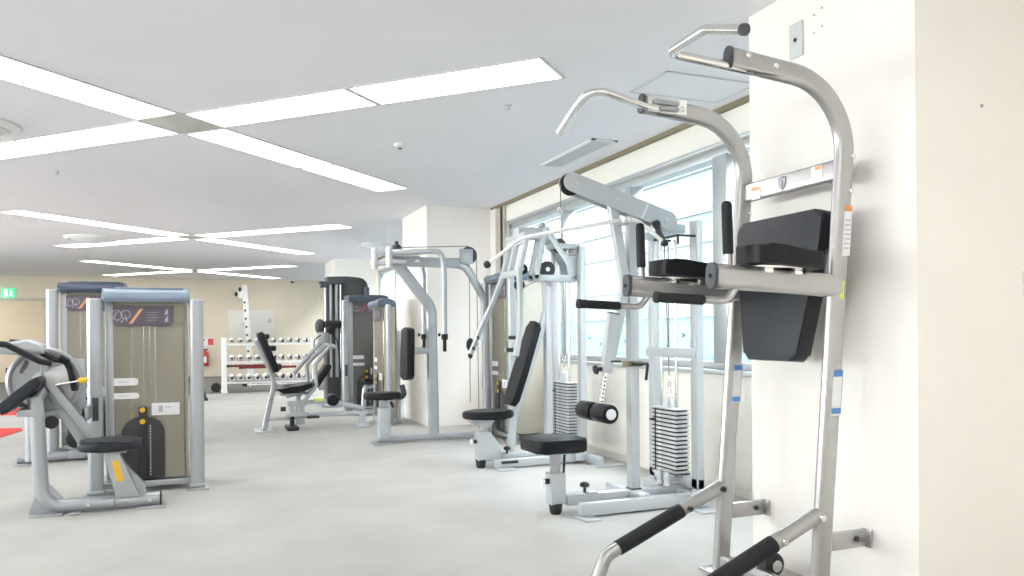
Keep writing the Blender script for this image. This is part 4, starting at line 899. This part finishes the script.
# ------------------------------------------------------------------ reclined leg machine in mid floor
PY = 10.23
t = thing('leg_press_machine', 'silver leg machine with black tilted backrest alone in the middle of the floor', 'exercise machine', (1.3, PY, 0))
s_ = MB(); s_.tube(fillet([(.735, PY, .02), (.75, PY, .10), (.855, PY, .56), (.84, PY, .70), (.65, PY, 1.14)], [.08, .3, .12], 6), rr(.05, .065, .015), ref=(0, 1, 0)); s_.b2((.62, PY-.22, 0), (.84, PY+.22, .014), .004); s_.build('back_post', 'silver', t)
Mp = Matrix.Translation((.745, PY, .975)) @ Matrix.Rotation(R(-22), 4, 'Y')
pts = fillet([(0, 0, .27), (0, -.17, .27), (0, -.20, -.27), (0, 0, -.27), (0, .20, -.27), (0, .17, .27), (0, .001, .27)], .05, 4)
MB(Mp).prism(pts, (.08, 0, 0), .028, 4).build('backrest', 'vinyl', t)
s_ = MB(); s_.b2((.88, PY+.06, .76), (.96, PY+.2, .84), .02); s_.b2((.80, PY+.12, 1.0), (.90, PY+.24, 1.07), .02); s_.b2((.74, PY+.12, 1.16), (.82, PY+.24, 1.22), .02); s_.build('backrest_bracket', 'dark', t)
MB().prism([(.86, PY-.22, .53), (1.02, PY-.22, .535), (1.30, PY-.22, .60), (1.31, PY-.22, .54), (1.14, PY-.22, .475), (.95, PY-.22, .47)], (0, .44, 0), .018, 3).build('seat', 'vinyl', t)
s_ = MB(); s_.b2((.93, PY-.10, .44), (1.30, PY+.10, .475), .006); s_.tube([(1.0, PY-.06, .42), (1.18, PY-.06, .47)], rr(.03, .04, .006)); s_.build('seat_rail', 'silver', t)
s_ = MB()
for x, h_ in ((1.07, .36), (1.15, .50), (1.20, .36)): s_.b2((x-.028, PY-.035, .06), (x+.028, PY+.035, h_), .006)
s_.b2((1.0, PY-.06, .16), (1.28, PY+.06, .22), .006); s_.b2((1.02, PY-.05, .30), (1.26, PY+.05, .36), .006); s_.build('centre_post', 'white_steel', t)
s_ = MB(); s_.tube([(.75, PY, .14), (1.30, PY, .155)], rr(.04, .04, .01)); s_.tube([(1.15, PY, .17), (2.03, PY, .18)], rr(.07, .06, .015)); s_.tube(fillet([(1.15, PY-.03, .345), (1.56, PY-.03, .35), (1.98, PY-.03, .235)], .3), rr(.05, .055, .015)); s_.b2((1.90, PY-.2, .0), (2.03, PY+.2, .05), .008); s_.b2((1.93, PY-.04, .03), (2.0, PY+.04, .2), .006); s_.build('base_rail', 'white_steel', t)
s_ = MB(); s_.b2((1.0, PY-.18, .0), (1.14, PY+.18, .05), .01); s_.cyl((1.07, PY-.04, .04), (1.07, PY-.04, .17), .03); s_.build('base_foot', 'dark', t)
s_ = MB(); s_.b2((1.25, PY-.13, .14), (1.40, PY+.05, .17), .006); s_.cyl((.99, PY-.06, .27), (.93, PY-.06, .27), .03); s_.build('rail_stop', 'dark', t)
for dy, b0 in ((-.16, 0), (.16, -.06)):
    s_ = MB(); s_.tube(fillet([(1.20+b0, PY+dy, .36), (1.36+b0, PY+dy, .56), (1.34+b0, PY+dy, .82), (1.54, PY+dy, 1.08), (1.60, PY+dy, 1.04)], [.05, .06, .04], 5), circ(.025, 12)); s_.build('side_frame', 'silver', t)
s_ = MB(); s_.tube([(1.12, PY+.2, .70), (1.46, PY+.2, 1.10)], circ(.025)); s_.tube([(1.52, PY-.18, 1.075), (1.52, PY+.2, 1.075)], circ(.02)); s_.tube([(1.36, PY-.18, .55), (1.36, PY+.18, .55)], circ(.02)); s_.build('cross_tube', 'silver', t)
Mp = Matrix.Translation((1.44, PY, .68)) @ Matrix.Rotation(R(33), 4, 'Y')
MB(Mp).b2((-.04, -.17, -.17), (.04, .17, .17), .03, 3).build('shin_pad', 'vinyl', t)
MB().b2((1.33, PY-.185, .365), (1.43, PY-.165, .40), .004).build('lime_sticker', 'lime', t)
MB().lathe((1.58, PY-.1, .36), (0, 1, 0), [(.03, 0), (.07, .005), (.078, .03), (.078, .17), (.07, .2), (.03, .2)], 16).build('roller', 'vinyl', t)

# ------------------------------------------------------------------ dumbbell rack
RY = 17.42
t = thing('dumbbell_rack', 'white three-tier dumbbell rack along the far end of the carpet', 'rack', (1.36, RY, 0))
for x in (.455, 2.30):
    MB().prism([(x-.055, RY-.14, 0), (x+.055, RY-.14, 0), (x+.055, RY-.03, 1.16), (x-.055, RY-.03, 1.16)], (0, .12, 0), .01).build('upright', 'white_plastic', t)
    MB().b2((x-.06, RY-.25, 0), (x+.06, RY+.35, .05), .01).build('foot', 'white_plastic', t)
tiers = [(1.035, .058), (.655, .068), (.225, .082)]
for z, r in tiers:
    s_ = MB(); s_.b2((.50, RY-.11, z-.035), (2.26, RY-.07, z), .004); s_.b2((.50, RY+.12, z-.035), (2.26, RY+.16, z), .004)
    for i in range(11): s_.b2((.55+i*.166, RY-.11, z-.035), (.565+i*.166, RY+.16, z-.02))
    s_.build('shelf', 'white_plastic', t)
s_ = MB()
for x in (.62, 1.36): s_.b2((x, RY-.17, .517), (x+.03, RY-.075, .537)); s_.b2((x, RY-.10, .517), (x+.03, RY-.075, .63))
for x in (.90, 1.78): s_.b2((x, RY-.25, .481), (x+.03, RY-.075, .501)); s_.b2((x, RY-.10, .481), (x+.03, RY-.075, .63))
for x in (.95, 2.16): s_.b2((x, RY-.22, .128), (x+.03, RY-.075, .148)); s_.b2((x, RY-.10, .128), (x+.03, RY-.075, .2))
s_.build('bar_hook', 'white_plastic', t)
ordn = ['first', 'second', 'third', 'fourth', 'fifth', 'sixth', 'seventh', 'eighth', 'ninth', 'tenth']
for (z, r), nm in zip(tiers, ('top', 'middle', 'bottom')):
    first = None
    for i in range(10):
        x = .606+i*.171
        lab = '%s chrome dumbbell from the left on the %s tier of the rack' % (ordn[i], nm)
        loc = (x, RY+.02, z+.002)
        if first is None:
            m_ = MB(); c0 = V(loc)
            for sg in (-1, 1):
                m_.lathe(c0+V((0, sg*.06, r)), (0, sg, 0), [(r*.5, 0), (r*.92, .004), (r, .018), (r, .055), (r*.92, .072), (r*.5, .076)], 18)
                m_.lathe(c0+V((0, sg*.137, r)), (0, sg, 0), [(r*.38, 0), (r*.38, .004), (.01, .005)], 14, mi=1)
            m_.cyl(c0+V((0, -.06, r)), c0+V((0, .06, r)), .016, n=10)
            first = mesh_thing(m_, 'dumbbell', ['chrome', 'dark'], lab, 'dumbbell', loc, 'chrome dumbbells on the %s tier' % nm)
        else:
            c = first.copy(); COL.objects.link(c); c.location = loc; c['label'] = lab
for k, (x0, x1, z, y, lab) in enumerate(((.56, 1.46, .566, RY-.135, 'upper of two dark red bars across the dumbbell rack'), (.80, 1.88, .531, RY-.215, 'lower of two dark red bars across the dumbbell rack'))):
    o = thing('weighted_bar', lab, 'bar', ((x0+x1)/2, y, z), 'dark red bars on the rack')
    MB().cyl((x0, y, z), (x1, y, z), .026, n=14).build('bar', 'red_bar', o)
    for a, b in ((x0-.06, x0), (x1, x1+.02)): MB().cyl((a, y, z), (b, y, z), .028, n=14).build('end_cap', 'dark', o)
o = thing('chrome_bar', 'long silver bar with black end low in front of the dumbbell rack', 'bar', (1.4, RY-.20, .166))
MB().cyl((.86, RY-.2, .166), (2.22, RY-.2, .166), .016, n=12).build('bar', 'chrome', o); MB().cyl((.80, RY-.2, .166), (.90, RY-.2, .166), .03, n=12).build('end_grip', 'dark', o)

# flat bench mostly hidden by the front tower
t = thing('flat_bench', 'dark flat bench partly hidden behind the right post of the arm curl machine', 'bench', (-.3, 15.7, 0))
MB().b2((-.75, 15.5, .37), (.06, 15.82, .45), .03, 3).build('bench_pad', 'vinyl', t)
for x in (.02, -.66): MB().tube([(x-.03, 15.66, .37), (x+.05, 15.66, .02)], rr(.06, .06, .01)).build('leg', 'dark', t)
for x in (.07, -.61): MB().b2((x-.05, 15.46, 0), (x+.05, 15.86, .04), .008).build('foot_bar', 'dark', t)
MB().b2((-.62, 15.63, .32), (.0, 15.69, .37), .006).build('frame', 'dark', t)
mesh_thing(MB().lathe((.30, 17.75, .10), (0, 1, 0), [(.03, 0), (.09, .006), (.10, .03), (.10, .25), (.09, .275), (.03, .28)], 18), 'foam_roller', 'dark', 'small black roller on the dark flooring left of the dumbbell rack', 'roller', (.30, 17.89, 0))

# ------------------------------------------------------------------ light from outside, camera, view
w = bpy.data.worlds.new('World'); scene.world = w; w.use_nodes = True
nt = w.node_tree; bg = nt.nodes['Background']
tc = nt.nodes.new('ShaderNodeTexCoord'); sx = nt.nodes.new('ShaderNodeSeparateXYZ'); rp = nt.nodes.new('ShaderNodeValToRGB')
rp.color_ramp.elements[0].position = 0; rp.color_ramp.elements[0].color = (.97, .95, .92, 1)
rp.color_ramp.elements[1].position = .7; rp.color_ramp.elements[1].color = (.86, .90, .95, 1)
nt.links.new(tc.outputs['Generated'], sx.inputs[0]); nt.links.new(sx.outputs['Z'], rp.inputs['Fac']); nt.links.new(rp.outputs['Color'], bg.inputs['Color'])
bg.inputs['Strength'].default_value = 9.5

F_PX, YAW, ROLL, HOR = 776.24, R(21.884), R(.473), 333.5
s, c = math.sin(YAW), math.cos(YAW); cr, sr = math.cos(ROLL), math.sin(ROLL)
fwd = V((s, c, 0)); rgt = V((c, -s, 0)); up = V((0, 0, 1))
r2 = rgt*cr-up*sr; u2 = rgt*sr+up*cr
cam = bpy.data.cameras.new('Camera'); co = bpy.data.objects.new('Camera', cam); COL.objects.link(co)
mw = Matrix((r2, u2, -fwd)).transposed().to_4x4(); mw.translation = V((0, 0, 1.2)); co.matrix_world = mw
cam.sensor_fit = 'HORIZONTAL'; cam.sensor_width = 36; cam.lens = F_PX/1024*36
cam.shift_x = -(HOR-288)*sr/1024; cam.shift_y = (HOR-288)*cr/1024
cam.clip_start = .05; cam.clip_end = 200
scene.camera = co
scene.view_settings.view_transform = 'Standard'; scene.view_settings.look = 'None'
scene.view_settings.gamma = 1; scene.view_settings.use_curve_mapping = False
scene.view_settings.exposure = .65
scene.cycles.use_denoising = True
scene.cycles.max_bounces = 10; scene.cycles.diffuse_bounces = 6; scene.cycles.transparent_max_bounces = 12
scene.cycles.caustics_reflective = False; scene.cycles.caustics_refractive = False
